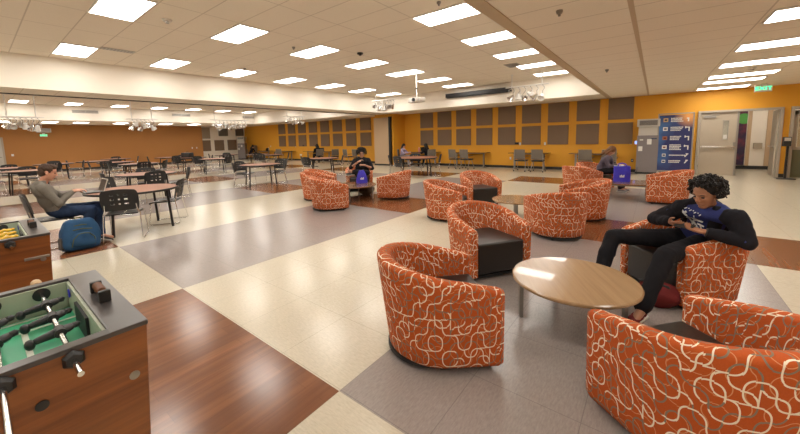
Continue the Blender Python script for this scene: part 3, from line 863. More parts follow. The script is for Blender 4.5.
CH = [
 ((-1.12, 1.86), 44, 'orange swirl tub chair beside the large round oak table, seen from behind, empty'),
 ((-1.43, 3.47), -33, 'empty orange tub chair with its black seat front facing the round oak table'),
 ((0.4, 1.95), 140, 'largest orange tub chair in the near right corner, cut off by the frame'),
 ((0.42, 3.97), -140, 'orange tub chair carrying the young man in the black hooded jacket'),
 ((-2.98, 5.34), 17, 'orange tub chair left of the small round table, back towards the oak table'),
 ((-3.02, 6.95), -40, 'orange tub chair with a black seat front behind the small round table'),
 ((-0.99, 5.27), 128, 'orange tub chair with its back to the large oak table, nearest the small table'),
 ((-0.84, 6.67), 198, 'orange tub chair on the right of the small round table, behind its neighbour'),
 ((-1.38, 9.55), 63, 'orange tub chair partly hidden, in front of the seated woman'),
 ((-1.22, 10.56), -35, 'orange tub chair the woman with the green book sits on'),
 ((0.39, 9.1), 182, 'orange tub chair right of the low table with the blue bag, by the directory'),
 ((-5.11, 6.57), 198, 'orange tub chair right of the man with the blue drawstring bag'),
 ((-5.6, 4.7), 62, 'front orange tub chair of the three left of the blue bag table'),
 ((-6.78, 5.35), 30, 'middle orange tub chair of the three left of the blue bag table'),
 ((-7.31, 5.87), 27, 'rear orange tub chair of the three left of the blue bag table'),
 ((-6.89, 7.06), -45, 'orange tub chair carrying the man with curly hair and glasses'),
]
tub = make_tub(CH[0][2])
for i, ((a, b), ang, lab) in enumerate(CH):
    if i == 0: tub.location = (a, b, 0); tub.rotation_euler = (0, 0, R(ang))
    else: dup(tub, (a, b, 0), R(ang), label=lab)

# ------------------------------------------------------------------ low tables
def round_table(loc, r, z, mat, rz, label):
    t = empty('coffee_table', (loc[0], loc[1], 0), rz, label, 'coffee table')
    mb = MB(); mb.disc((0, 0, 0), r, z - .03, z, 64, .008); mb.build('tabletop', mat, t, 40)
    mb = MB()
    for a in (0, PI / 2): mb.box((0, 0, z - .045), (r * 1.8, .05, .025), rz=a)
    mb.build('under_frame', M['steel'], t)
    for k in range(4):
        a = k * PI / 2; c, s_ = math.cos(a), math.sin(a)
        mb = MB(); mb.box((c * r * .86, s_ * r * .86, (z - .035) / 2), (.03, .045, z - .035), rz=a, bev=.004); mb.build('leg', M['steel'], t)
    return t
round_table((-.36, 2.82), .475, .36, M['table_wood'], R(-60), 'large low round oak table between the four nearest tub chairs')
round_table((-1.87, 6.05), .43, .36, M['table_wood'], R(-75), 'smaller round brown table amid the middle group of tub chairs')
round_table((-5.98, 5.92), .57, .37, M['dark_table_wood'], R(-60), 'dark round low table holding the drawstring bag by the curly haired man')
t = empty('coffee_table', (-.30, 9.35, 0), R(3), 'low rectangular brown table carrying the blue shopping bag', 'coffee table')
mb = MB(); mb.box((0, 0, .365), (.85, .95, .03), bev=.006); mb.build('tabletop', M['dark_table_wood'], t)
mb = MB(); mb.box((0, 0, .34), (.75, .85, .03)); mb.build('under_frame', M['steel'], t)
for a in (-.38, .38):
    for b in (-.42, .42):
        mb = MB(); mb.box((a, b, .17), (.035, .035, .34)); mb.build('leg', M['steel'], t)

# ------------------------------------------------------------------ round black-leg tables and stacking chairs
def make_cafe_table():
    t = empty('round_table', (0, 0, 0)); t['category'] = 'table'
    mb = MB(); mb.disc((0, 0, 0), .675, .715, .742, 56, .006); mb.build('tabletop', M['orange_laminate'], t, 40)
    mb = MB(); mb.lathe([(.672, .708), (.692, .71), (.694, .726), (.692, .743), (.674, .745)], (0, 0, 0), 56); mb.build('edge_band', M['black'], t, 40)
    mb = MB()
    for s_ in (-1, 1): mb.tube([(s_ * .36, -.36, .69), (s_ * .36, .36, .69)], .018, 8)
    mb.tube([(-.36, 0, .69), (.36, 0, .69)], .018, 8); mb.build('under_frame', M['black_metal'], t, 40)
    for a in (-1, 1):
        for b in (-1, 1):
            mb = MB(); mb.tube([(a * .36, b * .40, .70), (a * .38, b * .44, .0)], .021, 10); mb.build('leg', M['black_metal'], t, 40)
    return t
cafe = make_cafe_table(); cafe_used = [False]
def put_cafe(x, y, rz, label):
    y *= K
    if not cafe_used[0]:
        cafe_used[0] = True; cafe.location = (x, y, 0); cafe.rotation_euler = (0, 0, R(rz)); cafe['label'] = label; cafe['group'] = 'round tables with reddish tops'; return cafe
    return dup(cafe, (x, y, 0), R(rz), label=label, group='round tables with reddish tops')

def make_stack_chair():
    t = empty('stacking_chair', (0, 0, 0)); t['category'] = 'chair'
    # seat: rounded curved shell; faces +x
    bm = bmesh.new()
    def shell(fn, nu, nv, holes=None, th=.012):
        b = bmesh.new(); g = [[b.verts.new(fn(i / nu, j / nv)) for j in range(nv + 1)] for i in range(nu + 1)]
        for i in range(nu):
            for j in range(nv):
                if holes and holes(i, j): continue
                b.faces.new((g[i][j], g[i + 1][j], g[i + 1][j + 1], g[i][j + 1]))
        bmesh.ops.recalc_face_normals(b, faces=b.faces)
        bmesh.ops.solidify(b, geom=b.faces[:], thickness=th)
        return b
    def seat(u, v):
        xx = -.20 + .44 * u; yy = (v - .5)
        w = .46 - .05 * (1 - u) - .04 * max(0, (u - .85) / .15) ** 2
        return V((xx, yy * w, .445 - .02 * math.sin(PI * u) * (1 - (2 * yy) ** 2) - .025 * max(0, (u - .8) / .2) ** 2))
    m1 = MB(); m1.bm.free(); m1.bm = shell(seat, 12, 12, None, .02); m1.build('seat', M['black'], t, 50)
    def back(u, v):   # u up, v across
        yy = (v - .5); c = 1 - (2 * yy) ** 2
        w = .44 + .05 * math.sin(PI * (u * .8 + .1)) - .05 * max(0, (u - .85) / .15) ** 2
        return V((-.20 - .05 * c - .07 * u, yy * w, .50 + .33 * u + .02 * c * u))
    def holes(i, j): return i in (4, 7, 10) and j in (5, 6, 9, 12, 13)
    m1 = MB(); m1.bm.free(); m1.bm = shell(back, 14, 19, holes, .012); m1.build('backrest', M['black'], t, 50)
    for s_ in (-1, 1):
        y = s_ * .235
        mb = MB()
        mb.tube([(-.22, s_ * .2, .52), (-.20, y, .44), (-.27, y * 1.08, .03), (-.25, y * 1.1, .012), (.22, y * 1.1, .012), (.245, y * 1.08, .03), (.19, y, .42), (.12, y * .9, .43)], .0085, 8)
        mb.build('leg', M['chrome'], t, 50)
    mb = MB(); mb.tube([(.14, -.23, .425), (.14, .23, .425)], .008, 8); mb.tube([(-.16, -.23, .43), (-.16, .23, .43)], .008, 8); mb.tube([(-.16, 0, .43), (.14, 0, .425)], .008, 8)
    for s_ in (-1, 1): mb.tube([(-.20, s_ * .215, .44), (-.235, s_ * .2, .60)], .009, 8)
    mb.build('cross_frame', M['chrome'], t, 50)
    return t
schair = make_stack_chair(); sc_used = [False]
def put_chair(x, y, rz, label):
    y *= K
    g = 'black stacking chairs at the round tables'
    if not sc_used[0]:
        sc_used[0] = True; schair.location = (x, y, 0); schair.rotation_euler = (0, 0, R(rz)); schair['label'] = label; schair['group'] = g; return
    dup(schair, (x, y, 0), R(rz), label=label, group=g)
# table: centre, rotation, description, chairs [(angle, dist, desc)]
SIDE = {'near': 'on its near side', 'far': 'on its far side', 'left': 'at its left', 'right': 'at its right', 'nl': 'at its near left', 'nr': 'at its near right', 'fl': 'at its far left', 'fr': 'at its far right'}
def cam_angle(x, y): return math.degrees(math.atan2(-y, -x))
OFF = {'near': 0, 'right': 90, 'far': 180, 'left': -90, 'nl': -45, 'nr': 45, 'fl': -135, 'fr': 135}
TB = [
 ((-7.33, 1.60), 13, 'where the man in grey works', []),
 ((-10.9, 2.76), 5, 'just behind the grey-hooded man\'s table', [('near', .62, 10), ('left', .66, 10), ('right', .72, 0), ('far', .75, 0)]),
 ((-17.0, 4.14), 10, 'third in line behind the grey-hooded man', [('near', .62, 10), ('left', .7, 0), ('right', .7, 0), ('nr', .75, 15)]),
 ((-19.9, 4.0), 20, 'fourth in line, close to the brown wall', [('near', .68, -20), ('left', .68, 0), ('far', .7, 0)]),
 ((-22.6, 3.7), 0, 'beside the brown wall baseboard end', [('left', .72, 0), ('right', .7, 0)]),
 ((-24.6, 5.0), 0, 'farthest against the brown wall', [('right', .75, 0), ('far', .75, 0)]),
 ((-16.9, 1.0), 5, 'behind the grey-hooded man\'s head', [('left', .75, 0), ('near', .66, 30), ('far', .72, 0)]),
 ((-20.0, .75), 0, 'second row at the left frame edge', [('right', .7, 0), ('far', .7, 0)]),
 ((-22.0, 2.2), 0, 'third row at the left frame edge', [('near', .7, 0), ('far', .72, 0), ('right', .74, 0)]),
 ((-22.6, 7.0), 0, 'under the two white wall plates', [('left', .72, 0), ('near', .7, 20), ('fr', .7, 0)]),
 ((-20.1, 7.35), 8, 'holding the black case', [('near', .7, 10), ('nl', .74, 0), ('right', .7, 0)]),
 ((-17.2, 7.25), 5, 'on the brown floor square under the white alcove', [('left', .62, 0), ('nr', .62, 0), ('fl', .74, 0)]),
 ((-21.6, 9.9), 0, 'before the white alcove', [('left', .72, 0), ('near', .7, 0), ('far', .7, 0)]),
 ((-19.6, 10.9), 0, 'before the far air unit', [('near', .7, 0), ('right', .72, 0)]),
 ((-17.6, 10.6), 0, 'before the person at the far desk', [('left', .72, 0), ('nl', .7, 10), ('right', .7, 0)]),
 ((-10.8, 6.02), 10, 'alone in the middle of the hall', [('left', .60, 0), ('right', .60, 0), ('fl', .72, 0), ('fr', .74, 0)]),
 ((-11.4, 9.27), 5, 'before the person in the black coat', [('left', .62, 0), ('right', .62, 0), ('nl', .7, 0)]),
 ((-7.5, 10.8), 5, 'before the two seated girls', [('nl', .74, 0), ('left', .8, 0), ('right', .74, 0), ('far', .72, 0)]),
]
put_chair(-6.76, 1.31, 157, 'black chair with square slots, back to the camera, beside the blue backpack')
put_chair(-9.25, 1.85, 55, 'black chair behind the laptop table, turned towards the table behind it')
put_chair(-7.42, 2.12, -124, 'black chair at the right edge of the table where the man in grey works')
for (cx, cy), rz, desc, chs in TB:
    tb = put_cafe(cx, cy, cam_angle(cx, cy) + rz, 'reddish round table ' + desc)
    if cx == -7.5: tb.scale = (1.28, 1.28, 1)
    ca = cam_angle(cx, cy)
    for sd, dist, tw in chs:
        a = ca + OFF[sd] + tw
        put_chair(cx + dist * math.cos(R(a)), cy + dist * math.sin(R(a)), a + 180 + tw * .3, 'black chair %s, table %s' % (SIDE[sd].replace('on its ', '').replace('at its ', ''), desc))

# ------------------------------------------------------------------ wall desks and task chairs
def desk(x0, x1, y, label, dark=True):
    y *= K
    w = x1 - x0
    t = empty('desk', ((x0 + x1) / 2, y, 0), 0, label, 'desk', 'narrow desks along the orange wall')
    mb = MB(); mb.box((0, 0, .725), (w, .55, .028), bev=.005); mb.build('desktop', M['dark_table_wood'], t)
    for s_ in (-1, 1):
        mb = MB(); mb.box((s_ * (w / 2 - .22), 0, .36), (.06, .09, .70)); mb.box((s_ * (w / 2 - .22), 0, .03), (.05, .5, .035), bev=.01); mb.build('leg', M['steel'], t)
    mb = MB(); mb.box((0, .1, .68), (w - .4, .04, .05)); mb.build('rail', M['steel'], t)
desk(-8.1, -6.2, 15.05, 'dark desk behind the pair of task chairs left of the low outlet')
desk(-5.15, -3.45, 15.05, 'dark desk behind the middle pair of task chairs')
desk(-2.65, -1.0, 15.05, 'dark desk behind the seated woman')
desk(-10.9, -8.95, 15.05, 'dark desk shared by the two seated girls')
desk(-27.0, -25.1, 15.05, 'far desk with the laptop user beside the far air unit')
desk(-24.5, -21.9, 15.05, 'far desk under the left end of the far panel block')
desk(-20.3, -17.5, 15.05, 'desk used by the person in the black coat')
def make_task():
    t = empty('task_chair', (0, 0, 0)); t['category'] = 'chair'
    mb = MB(); mb.box((0, 0, .46), (.44, .44, .055), bev=.02, seg=3); mb.build('seat', M['black'], t, 50)
    mb = MB(); mb.box((-.23, 0, .72), (.025, .42, .40), bev=.012, rot=Matrix.Rotation(-.12, 3, 'Y')); mb.build('backrest', M['grey_mesh'], t, 50)
    mb = MB()
    mb.tube([(-.21, -.22, .45), (-.22, -.22, .54), (-.26, -.22, .93), (-.26, .22, .93), (-.22, .22, .54), (-.21, .22, .45)], .012, 8); mb.build('back_frame', M['steel'], t, 50)
    for a in (-1, 1):
        for b in (-1, 1):
            mb = MB(); mb.tube([(a * .08, b * .2, .43), (a * .24, b * .235, .07)], .013, 8); l = mb.build('leg', M['steel'], t, 50)
            mb = MB(); mb.lathe([(0, -.014), (.028, -.014), (.028, .014), (0, .014)], (a * .24, b * .235, .03), 14, Matrix.Rotation(PI / 2, 3, 'X')); mb.build('caster', M['rubber'], l, 40)
    mb = MB()
    for b in (-1, 1): mb.tube([(-.2, b * .245, .62), (.1, b * .255, .64)], .014, 8)
    mb.build('armrest', M['black'], t, 50)
    return t
task = make_task(); first_t = [True]
def put_task(x, y, rz, label):
    y = y * K - .25; x += .17
    if first_t[0]:
        first_t[0] = False; task.location = (x, y, 0); task.rotation_euler = (0, 0, R(rz)); task['label'] = label; task['group'] = 'grey wheeled task chairs'; return
    dup(task, (x, y, 0), R(rz), label=label, group='grey wheeled task chairs')
put_task(-7.62, 14.35, 75, 'grey wheeled task chair, left of the pair nearest the two girls')
put_task(-7.0, 14.3, 80, 'grey wheeled task chair, right of the pair nearest the two girls')
put_task(-4.5, 14.35, 88, 'grey wheeled task chair, left of the pair under the small black box')
put_task(-3.82, 14.35, 92, 'grey wheeled task chair, right of the pair under the small black box')
put_task(-2.1, 14.35, 90, 'grey wheeled task chair behind the seated woman\'s back')
put_task(-1.35, 14.35, 94, 'grey wheeled task chair behind the seated woman\'s head')
put_task(-16.2, 14.3, 150, 'task chair facing away beside the person in the black coat')
put_task(-14.95, 14.3, 80, 'task chair left of the pair by the tan partition')
put_task(-14.15, 14.3, 85, 'task chair right of the pair by the tan partition')
put_task(-22.4, 14.4, 120, 'task chair at the far desk under the panel block')
put_task(-26.3, 14.2, 60, 'task chair under the laptop user at the far wall')
put_task(-9.0, 14.2, 150, 'task chair under the girl in black')
put_task(-10.75, 14.3, 25, 'task chair under the girl in lilac')
put_task(-17.45, 14.1, 150, 'task chair under the person in the black coat')

# ------------------------------------------------------------------ foosball tables
def foosball(x, y, pm, label, wide=.82):
    t = empty('foosball_table', (x, y, 0), 0, label, 'foosball table', 'foosball tables')
    L = 1.42; H = .90; hw = wide / 2
    # local: x across, y from 0 (visible end) to -L
    mb = MB()
    zb = .43; tp = .02
    def side(pts): 
        vs = [mb.bm.verts.new(p) for p in pts]; mb.bm.faces.new(vs)
    o_t = [(-hw, 0), (hw, 0), (hw, -L), (-hw, -L)]; o_b = [(-hw + tp, -.02), (hw - tp, -.02), (hw - tp, -L + .02), (-hw + tp, -L + .02)]
    e = .105; sw = .05
    i_t = [(-hw + .022, -e), (hw - sw, -e), (hw - sw, -L + e), (-hw + .022, -L + e)]
    i_t = [(-hw + sw * .9, -e), (hw - sw * .9, -e), (hw - sw * .9, -L + e), (-hw + sw * .9, -L + e)]
    zt = H - .015
    for k in range(4):
        j = (k + 1) % 4
        side([(*o_t[k], zt), (*o_t[j], zt), (*o_b[j], zb), (*o_b[k], zb)])
        side([(*o_t[k], zt), (*i_t[k], zt), (*i_t[j], zt), (*o_t[j], zt)])
        side([(*i_t[k], zt), (*i_t[k], .76), (*i_t[j], .76), (*i_t[j], zt)])
    side([(*p, .76) for p in i_t]); side([(*p, zb) for p in o_b])
    mb.build('cabinet', M['foos_wood'], t)
    ix = hw - .045
    mb = MB()
    mb.box((0, -.05, H - .007), (wide + .006, .11, .018), bev=.004); mb.box((0, -L + .05, H - .007), (wide + .006, .11, .018), bev=.004)
    for s_ in (-1, 1): mb.box((s_ * (hw - .02), -L / 2, H - .007), (.046, L - .2, .018), bev=.003)
    mb.build('rim', M['rim'], t)
    mb = MB()
    for s_ in (-1, 1): mb.box((s_ * (ix - .004), -L / 2, .826), (.01, L - .2, .13))
    mb.box((0, -e - .004, .826), (ix * 2, .01, .13)); mb.box((0, -L + e + .004, .826), (ix * 2, .01, .13))
    mb.build('inner_liner', M['inner'], t)
    mb = MB(); mb.box((0, -L / 2, .763), (ix * 2, L - 2 * e, .006)); mb.build('playfield', M['field'], t)
    mb = MB()
    for s_ in (-1, 1):
        mb.box((s_ * (ix - .035), -L / 2, .7675), (.012, L - 2 * e - .03, .003)); mb.box((s_ * .2, -e - .10, .7675), (.012, .19, .003))
        mb.box((s_ * .2, -L + e + .10, .7675), (.012, .19, .003))
    mb.box((0, -e - .17, .7675), (.412, .018, .003)); mb.box((0, -L + e + .19, .7675), (.412, .022, .003)); mb.box((0, -L / 2, .7675), (ix * 2 - .08, .012, .003))
    mb.build('field_lines', M['field_white'], t)
    mb = MB(); mb.box((0, -e - .013, .815), (.23, .012, .10)); mb.build('goal_mouth', M['rubber'], t)
    mb = MB(); mb.lathe([(0, 0), (.02, 0), (.02, .004), (0, .004)], (-.27, -e - .012, .86), 16, Matrix.Rotation(PI / 2, 3, 'X')); mb.build('ball_return', M['blue_bag'], t)
    # scorer on the end rim
    mb = MB()
    mb.box((.095, -.055, .925), (.022, .04, .05), bev=.005); mb.box((.02, -.055, .906), (.15, .02, .012))
    sc_ = mb.build('score_marker', M['black'], t)
    mb = MB(); mb.box((-.055, -.055, .925), (.022, .04, .05), bev=.005); mb.build('marker_end', M['black'], sc_)
    mb = MB(); mb.tube([(-.05, -.055, .935), (.09, -.055, .935)], .003)
    mb.build('score_rod', M['chrome'], sc_)
    mb = MB()
    for k in range(6): mb.lathe([(0, -.007), (.014, -.006), (.017, 0), (.014, .006), (0, .007)], (-.035 + .016 * k, -.055, .935), 14, Matrix.Rotation(PI / 2, 3, 'Y'))
    mb.build('score_beads', M['bead'], sc_, 50)
    # rods
    for ri, yy in enumerate((-.20, -.35, -.50, -.65, -.80, -.95, -1.10, -1.24)):
        n = (3, 2, 3, 5, 5, 3, 2, 3)[ri]
        towards = ri in (0, 1, 3, 5)
        h0 = (.12, .30, .12, .25, .2, .2, .2, .2)[ri]
        rd = MB()
        a0, a1 = (-hw - (.14 if towards else h0 + .2), hw + (h0 if towards else .14))
        rd.tube([(a0, yy, .862), (a1, yy, .862)], .0085, 12); r_ = rd.build('rod', M['chrome'], t, 40)
        for s_ in (-1, 1):
            mb = MB(); mb.lathe([(0, -.012), (.028, -.012), (.031, 0), (.022, .014), (0, .014)], (s_ * (hw + .008), yy, .862), 6, Matrix.Rotation(s_ * PI / 2, 3, 'Y')); mb.build('rod_bearing', M['black'], r_)
            mb = MB(); mb.lathe([(0, -.01), (.028, -.008), (.03, 0), (0, .006)], (s_ * (ix - .014), yy, .862), 18, Matrix.Rotation(PI / 2, 3, 'Y')); mb.build('rod_bumper', M['black'], r_, 50)
        if ri == 0 or not towards:
            mb = MB(); mb.lathe([(0, -.03), (.014, -.03), (.02, -.015), (.021, .02), (.014, .035), (0, .036)], (a0 + .0, yy, .862), 16, Matrix.Rotation(PI / 2, 3, 'Y')); mb.build('rod_handle', M['knob_wood'], r_, 50)
        for q in range(n):
            px = (q - (n - 1) / 2) * (.17 if n < 4 else .115) - .02
            mb = MB(); q3 = Matrix.Rotation(R(-82 if ri % 2 == 0 else -70), 3, 'X')
            c = V((px, yy, .862))
            def P(a, b, d): return c + q3 @ V((a, b, d))
            mb.tube([P(-.024, 0, 0), P(.024, 0, 0)], .017, 12)
            mb.ell(P(0, 0, .045), (.014, .014, .016), q3, 1)
            mb.ell(P(0, 0, .02), (.024, .014, .026), q3, 2)
            mb.cap(P(0, 0, -.01), P(0, 0, -.06), .017, .012)
            mb.ell(P(0, .004, -.078), (.018, .020, .015), q3, 2)
            mb.build('player', pm, r_, 60)
    # plugs and coin fittings on the long side
    mb = MB()
    mb.lathe([(0, -.004), (.014, -.004), (.016, .004), (0, .008)], (hw - .008, -.05, .71), 18, Matrix.Rotation(PI / 2, 3, 'Y')); mb.build('side_lock', M['steel'], t, 40)
    mb = MB()
    mb.lathe([(0, -.004), (.016, -.004), (.016, .005), (0, .006)], (hw - .007, -.28, .75), 18, Matrix.Rotation(PI / 2, 3, 'Y')); mb.build('side_plug', M['black'], t, 40)
    for a in (-1, 1):
        for b in (-.1, -L + .1):
            mb = MB(); mb.box((a * (hw - .1), b - .01, .225), (.09, .09, .45), taper=.8); mb.build('leg', M['black'], t)
    return t
foosball(-1.735, .178, M['black'], 'near foosball table with black players and a green field, cut by the frame')
ft = foosball(-3.865, .15, M['yellow'], 'foosball table with yellow players standing behind the near one', .86)
mb = MB(); mb.box((.425, -.08, .73), (.012, .13, .02), bev=.004); mb.build('coin_slot', M['steel'], ft)

# ------------------------------------------------------------------ people
def frame(f, u):
    f = V(f).normalized(); u = V(u); u = (u - f * u.dot(f)).normalized(); l = u.cross(f)
    return f, l, u
def rotm(f, l, u): return Matrix((f, l, u)).transposed()      # local x=f, y=l, z=u
def head_prims(mb, c, f, u, s=1.0, ears=True):
    f, l, u = frame(f, u); q = rotm(f, l, u); c = V(c)
    def P(a, b, d): return c + (f * a + l * b + u * d) * s
    def E(p, r, sub=2, rr=None): mb.ell(P(*p), tuple(x * s for x in r), rr or q, sub)
    E((-.012, 0, .035), (.098, .076, .088), 3)         # skull
    E((.018, 0, -.025), (.072, .062, .088), 3)         # face
    E((.048, 0, -.092), (.033, .036, .026))            # chin
    E((.02, .032, -.07), (.045, .022, .03)); E((.02, -.032, -.07), (.045, .022, .03))   # jaw
    E((.070, 0, .028), (.022, .055, .014))             # brow
    mb.cap(P(.086, 0, .012), P(.104, 0, -.022), .009 * s, .013 * s)      # nose
    E((.094, .012, -.028), (.009, .008, .007), 1); E((.094, -.012, -.028), (.009, .008, .007), 1)
    E((.084, 0, -.055), (.012, .024, .007)); E((.080, 0, -.066), (.013, .020, .008))    # lips
    E((.062, .034, -.015), (.022, .018, .02)); E((.062, -.034, -.015), (.022, .018, .02))   # cheeks
    if ears:
        for s_ in (-1, 1): E((-.006, s_ * .078, -.012), (.017, .009, .030))
    return P, f, l, u, q
def face_details(par, P, f, l, u, q, s, hairmat, glasses=False, lookdown=True):
    for s_ in (-1, 1):
        mb = MB(); mb.ell(P(.0745, s_ * .030, .004), (.011 * s, .014 * s, .0075 * s), q, 2); o = mb.build('eye', M['screen' if lookdown else 'shoe_white'], None, 60); attach(o, par)
        mb = MB(); mb.tube([P(.082, s_ * .014, .026), P(.088, s_ * .03, .032), P(.076, s_ * .048, .026)], .0035 * s, 6); o = mb.build('eyebrow', hairmat, None, 60); attach(o, par)
    if glasses:
        mb = MB()
        for s_ in (-1, 1):
            pts = [P(.100, s_ * .032 + .022 * math.cos(a), .004 + .016 * math.sin(a)) for a in [2 * PI * k / 12 for k in range(12)]]
            mb.tube(pts, .002, 6, closed=True); mb.tube([P(.098, s_ * .054, .006), P(0, s_ * .082, .008)], .002, 6)
        mb.tube([P(.102, -.01, .006), P(.102, .01, .006)], .002, 6)
        attach(mb.build('glasses', M['black_metal'], None, 60), par)
def attach(o, par):
    # mesh was built in world space: re-express it relative to its parent thing
    o.data.transform(Matrix.Translation(-par.location)); o.parent = par; KIDS.setdefault(par.name, []).append(o)
def hand_prims(mb, w, d, n, side, s=1.0, curl=.6, spread=.12):
    """w wrist, d direction of the hand, n palm normal, side = where the thumb sits"""
    w = V(w); d = V(d).normalized(); n = V(n); n = (n - d * n.dot(d)).normalized(); sd = V(side); sd = (sd - d * sd.dot(d) - n * sd.dot(n)).normalized()
    q = rotm(d, sd, n)
    mb.ell(w + d * .045 * s, (.050 * s, .038 * s, .015 * s), q, 2)
    mb.cap(w - d * .02 * s, w + d * .02 * s, .024 * s, .022 * s)
    for k, (off, ln) in enumerate(((.030, .070), (.011, .078), (-.009, .073), (-.028, .058))):
        a = w + d * .075 * s + sd * off * s
        d1 = (d + n * curl * .6 + sd * off * spread * 20 * .3).normalized(); b = a + d1 * ln * .5 * s
        d2 = (d + n * curl * 1.8).normalized(); c_ = b + d2 * ln * .32 * s
        d3 = (d * .4 + n * curl * 2.4).normalized(); e = c_ + d3 * ln * .25 * s
        mb.cap(a - d * .015 * s, b, .0092 * s, .0085 * s, 8); mb.cap(b, c_, .0085 * s, .008 * s, 8); mb.cap(c_, e, .008 * s, .007 * s, 8)
    a = w + d * .02 * s + sd * .026 * s
    b = a + (d * .6 + sd * .6 + n * .35).normalized() * .04 * s; c_ = b + (d * .9 + sd * .1 + n * .5).normalized() * .034 * s
    mb.cap(a, b, .0125 * s, .0105 * s, 8); mb.cap(b, c_, .0105 * s, .0085 * s, 8)

def person(name_label, J, skin, hairfn, top, pants, shoes, voxel=.009, s=1.0, cuts=None, glasses=False, group=None, clothvox=None, slim=1.0):
    base = V((J['pelvis'][0], J['pelvis'][1], 0)); g = {k: V(v) for k, v in J.items()}
    cv = clothvox or voxel * 1.3
    fw = g['front'].normalized(); up = (g['neck'] - g['pelvis']).normalized(); lat = up.cross(fw).normalized()
    mb = MB()
    P, f, l, u, q = head_prims(mb, g['head'], g['look'], g['hup'], s)
    tor = rotm(fw, lat, up)
    mb.cap(g['neck'] - up * .05, g['head'] - u * .06 * s - f * .01, .058 * s, .050 * s)
    def torso(m, inf=0):
        pc = g['pelvis']; ch = pc.lerp(g['neck'], .68); wa = pc.lerp(g['neck'], .36)
        if 'bend' in g: wa += g['bend'] * .6; ch += g['bend'] * .3
        m.ell(pc + up * .03, ((.115 + inf) * s, (.165 + inf) * s * slim, (.12 + inf) * s), tor, 3)
        m.ell(wa, ((.108 + inf) * s * slim, (.150 + inf) * s * slim, (.15 + inf) * s), tor, 3)
        m.ell(ch, ((.115 + inf) * s, (.168 + inf) * s, (.16 + inf) * s), tor, 3)
        m.cap(g['shR'], g['shL'], (.058 + inf) * s, (.058 + inf) * s)
        m.cap(g['neck'] - up * .02, g['shR'], (.05 + inf * .7) * s, (.052 + inf) * s); m.cap(g['neck'] - up * .02, g['shL'], (.05 + inf * .7) * s, (.052 + inf) * s)
    def arms(m, inf=0, upto=1.0):
        for a in 'LR':
            m.cap(g['sh' + a], g['el' + a], (.052 + inf) * s, (.040 + inf) * s)
            e = g['el' + a].lerp(g['wr' + a], upto)
            m.cap(g['el' + a], e, (.040 + inf) * s, (.040 - .014 * upto + inf) * s)
    def legs(m, inf=0, upto=1.0):
        for a in 'LR':
            m.cap(g['hip' + a], g['kn' + a], (.085 + inf) * s, (.056 + inf) * s)
            e = g['kn' + a].lerp(g['an' + a], upto)
            m.cap(g['kn' + a], e, (.056 + inf) * s, (.036 + inf * 1.6) * s)
            m.ell(g['kn' + a].lerp(g['an' + a], .28) - fw * .008, tuple((.05 + inf) * s * z for z in (1, 1, 1.6)), None, 2)
    torso(mb, -.006); arms(mb, -.003); legs(mb, -.006)
    for a in 'LR':
        hd = g.get('hd' + a, g['wr' + a] - g['el' + a]); hn = g.get('hn' + a, V((0, 0, -1))); ht = g.get('ht' + a, up)
        hand_prims(mb, g['wr' + a], hd, hn, ht, s, 0.62)
        td = (g['toe' + a] - g['an' + a]); mb.cap(g['an' + a], g['toe' + a], .036 * s, .026 * s)
    body = remeshed(mb, 'person', M[skin], voxel, 3, None, base)
    tag(body, name_label, 'person', group)
    face_details(body, P, f, l, u, q, s, M[hairfn[1]], glasses)
    hairfn[0](body, P, f, l, u, q, s, M[hairfn[1]])
    # upper garment
    tm, tn, sleeve, hood = top
    mb = MB(); torso(mb, .012); arms(mb, .013 if sleeve > .5 else .016, sleeve)
    if hood:
        nk = g['neck']
        for k in range(9):
            a = PI * (k / 8 - .5) * 1.15
            p_ = nk + up * (.012 - .02 * abs(math.cos(a))) - fw * (.070 * math.cos(a) - .02) + lat * .085 * math.sin(a)
            mb.ell(p_, (.032 * s, .034 * s, .030 * s), None, 2)
        mb.ell(nk - fw * .09 - up * .05, (.035, .085, .05), tor, 2)
    def wr(me):
        for v in me.vertices:
            n_ = noise.noise(V(v.co) * 9) * .009 + noise.noise(V((v.co.x * 30, v.co.y * 30, v.co.z * 16))) * .004
            v.co += V(v.normal) * n_
    o = remeshed(mb, tn, M[tm], cv, 4, None, base, wr); o.location = (0, 0, 0); o.parent = body; KIDS.setdefault(body.name, []).append(o)
    mb = MB(); legs(mb, .016, .93)
    mb.ell(g['pelvis'] + up * .005, ((.128) * s, (.182) * s * slim, .118 * s), tor, 3)
    o = remeshed(mb, 'trousers', M[pants], cv, 4, None, base, wr); o.location = (0, 0, 0); o.parent = body; KIDS.setdefault(body.name, []).append(o)
    for a in 'LR':
        an, to = g['an' + a], g['toe' + a]; d = (to - an).normalized(); h = (an - to).dot(V((0, 0, 1)))
        kd = (g['kn' + a] - an).normalized(); dn = -(kd - d * kd.dot(d)).normalized()
        dd = (d - V((0, 0, 1)) * d.dot(V((0, 0, 1)))).normalized() if abs(dn.z) > .8 else d
        q2 = rotm(*frame(dd, -dn))
        c0 = an + dn * .035 * s
        mb = MB(); mb.ell(c0 - dd * .015, (.05 * s, .040 * s, .045 * s), q2); mb.ell(c0 + dd * .07 * s + dn * .012 * s, (.085 * s, .043 * s, .032 * s), q2); mb.ell(c0 + dd * .13 * s + dn * .016 * s, (.055 * s, .044 * s, .028 * s), q2)
        sh = remeshed(mb, 'shoe', M[shoes[0]], .008, 3, None, base); sh.location = (0, 0, 0); sh.parent = body; KIDS.setdefault(body.name, []).append(sh)
        mb = MB(); mb.box(c0 + dd * .055 * s + dn * .045 * s, (.24 * s, .082 * s, .018 * s), rot=q2, bev=.008)
        o = mb.build('sole', M[shoes[1]]); o.data.transform(Matrix.Translation(-base)); o.parent = sh
        mb = MB()
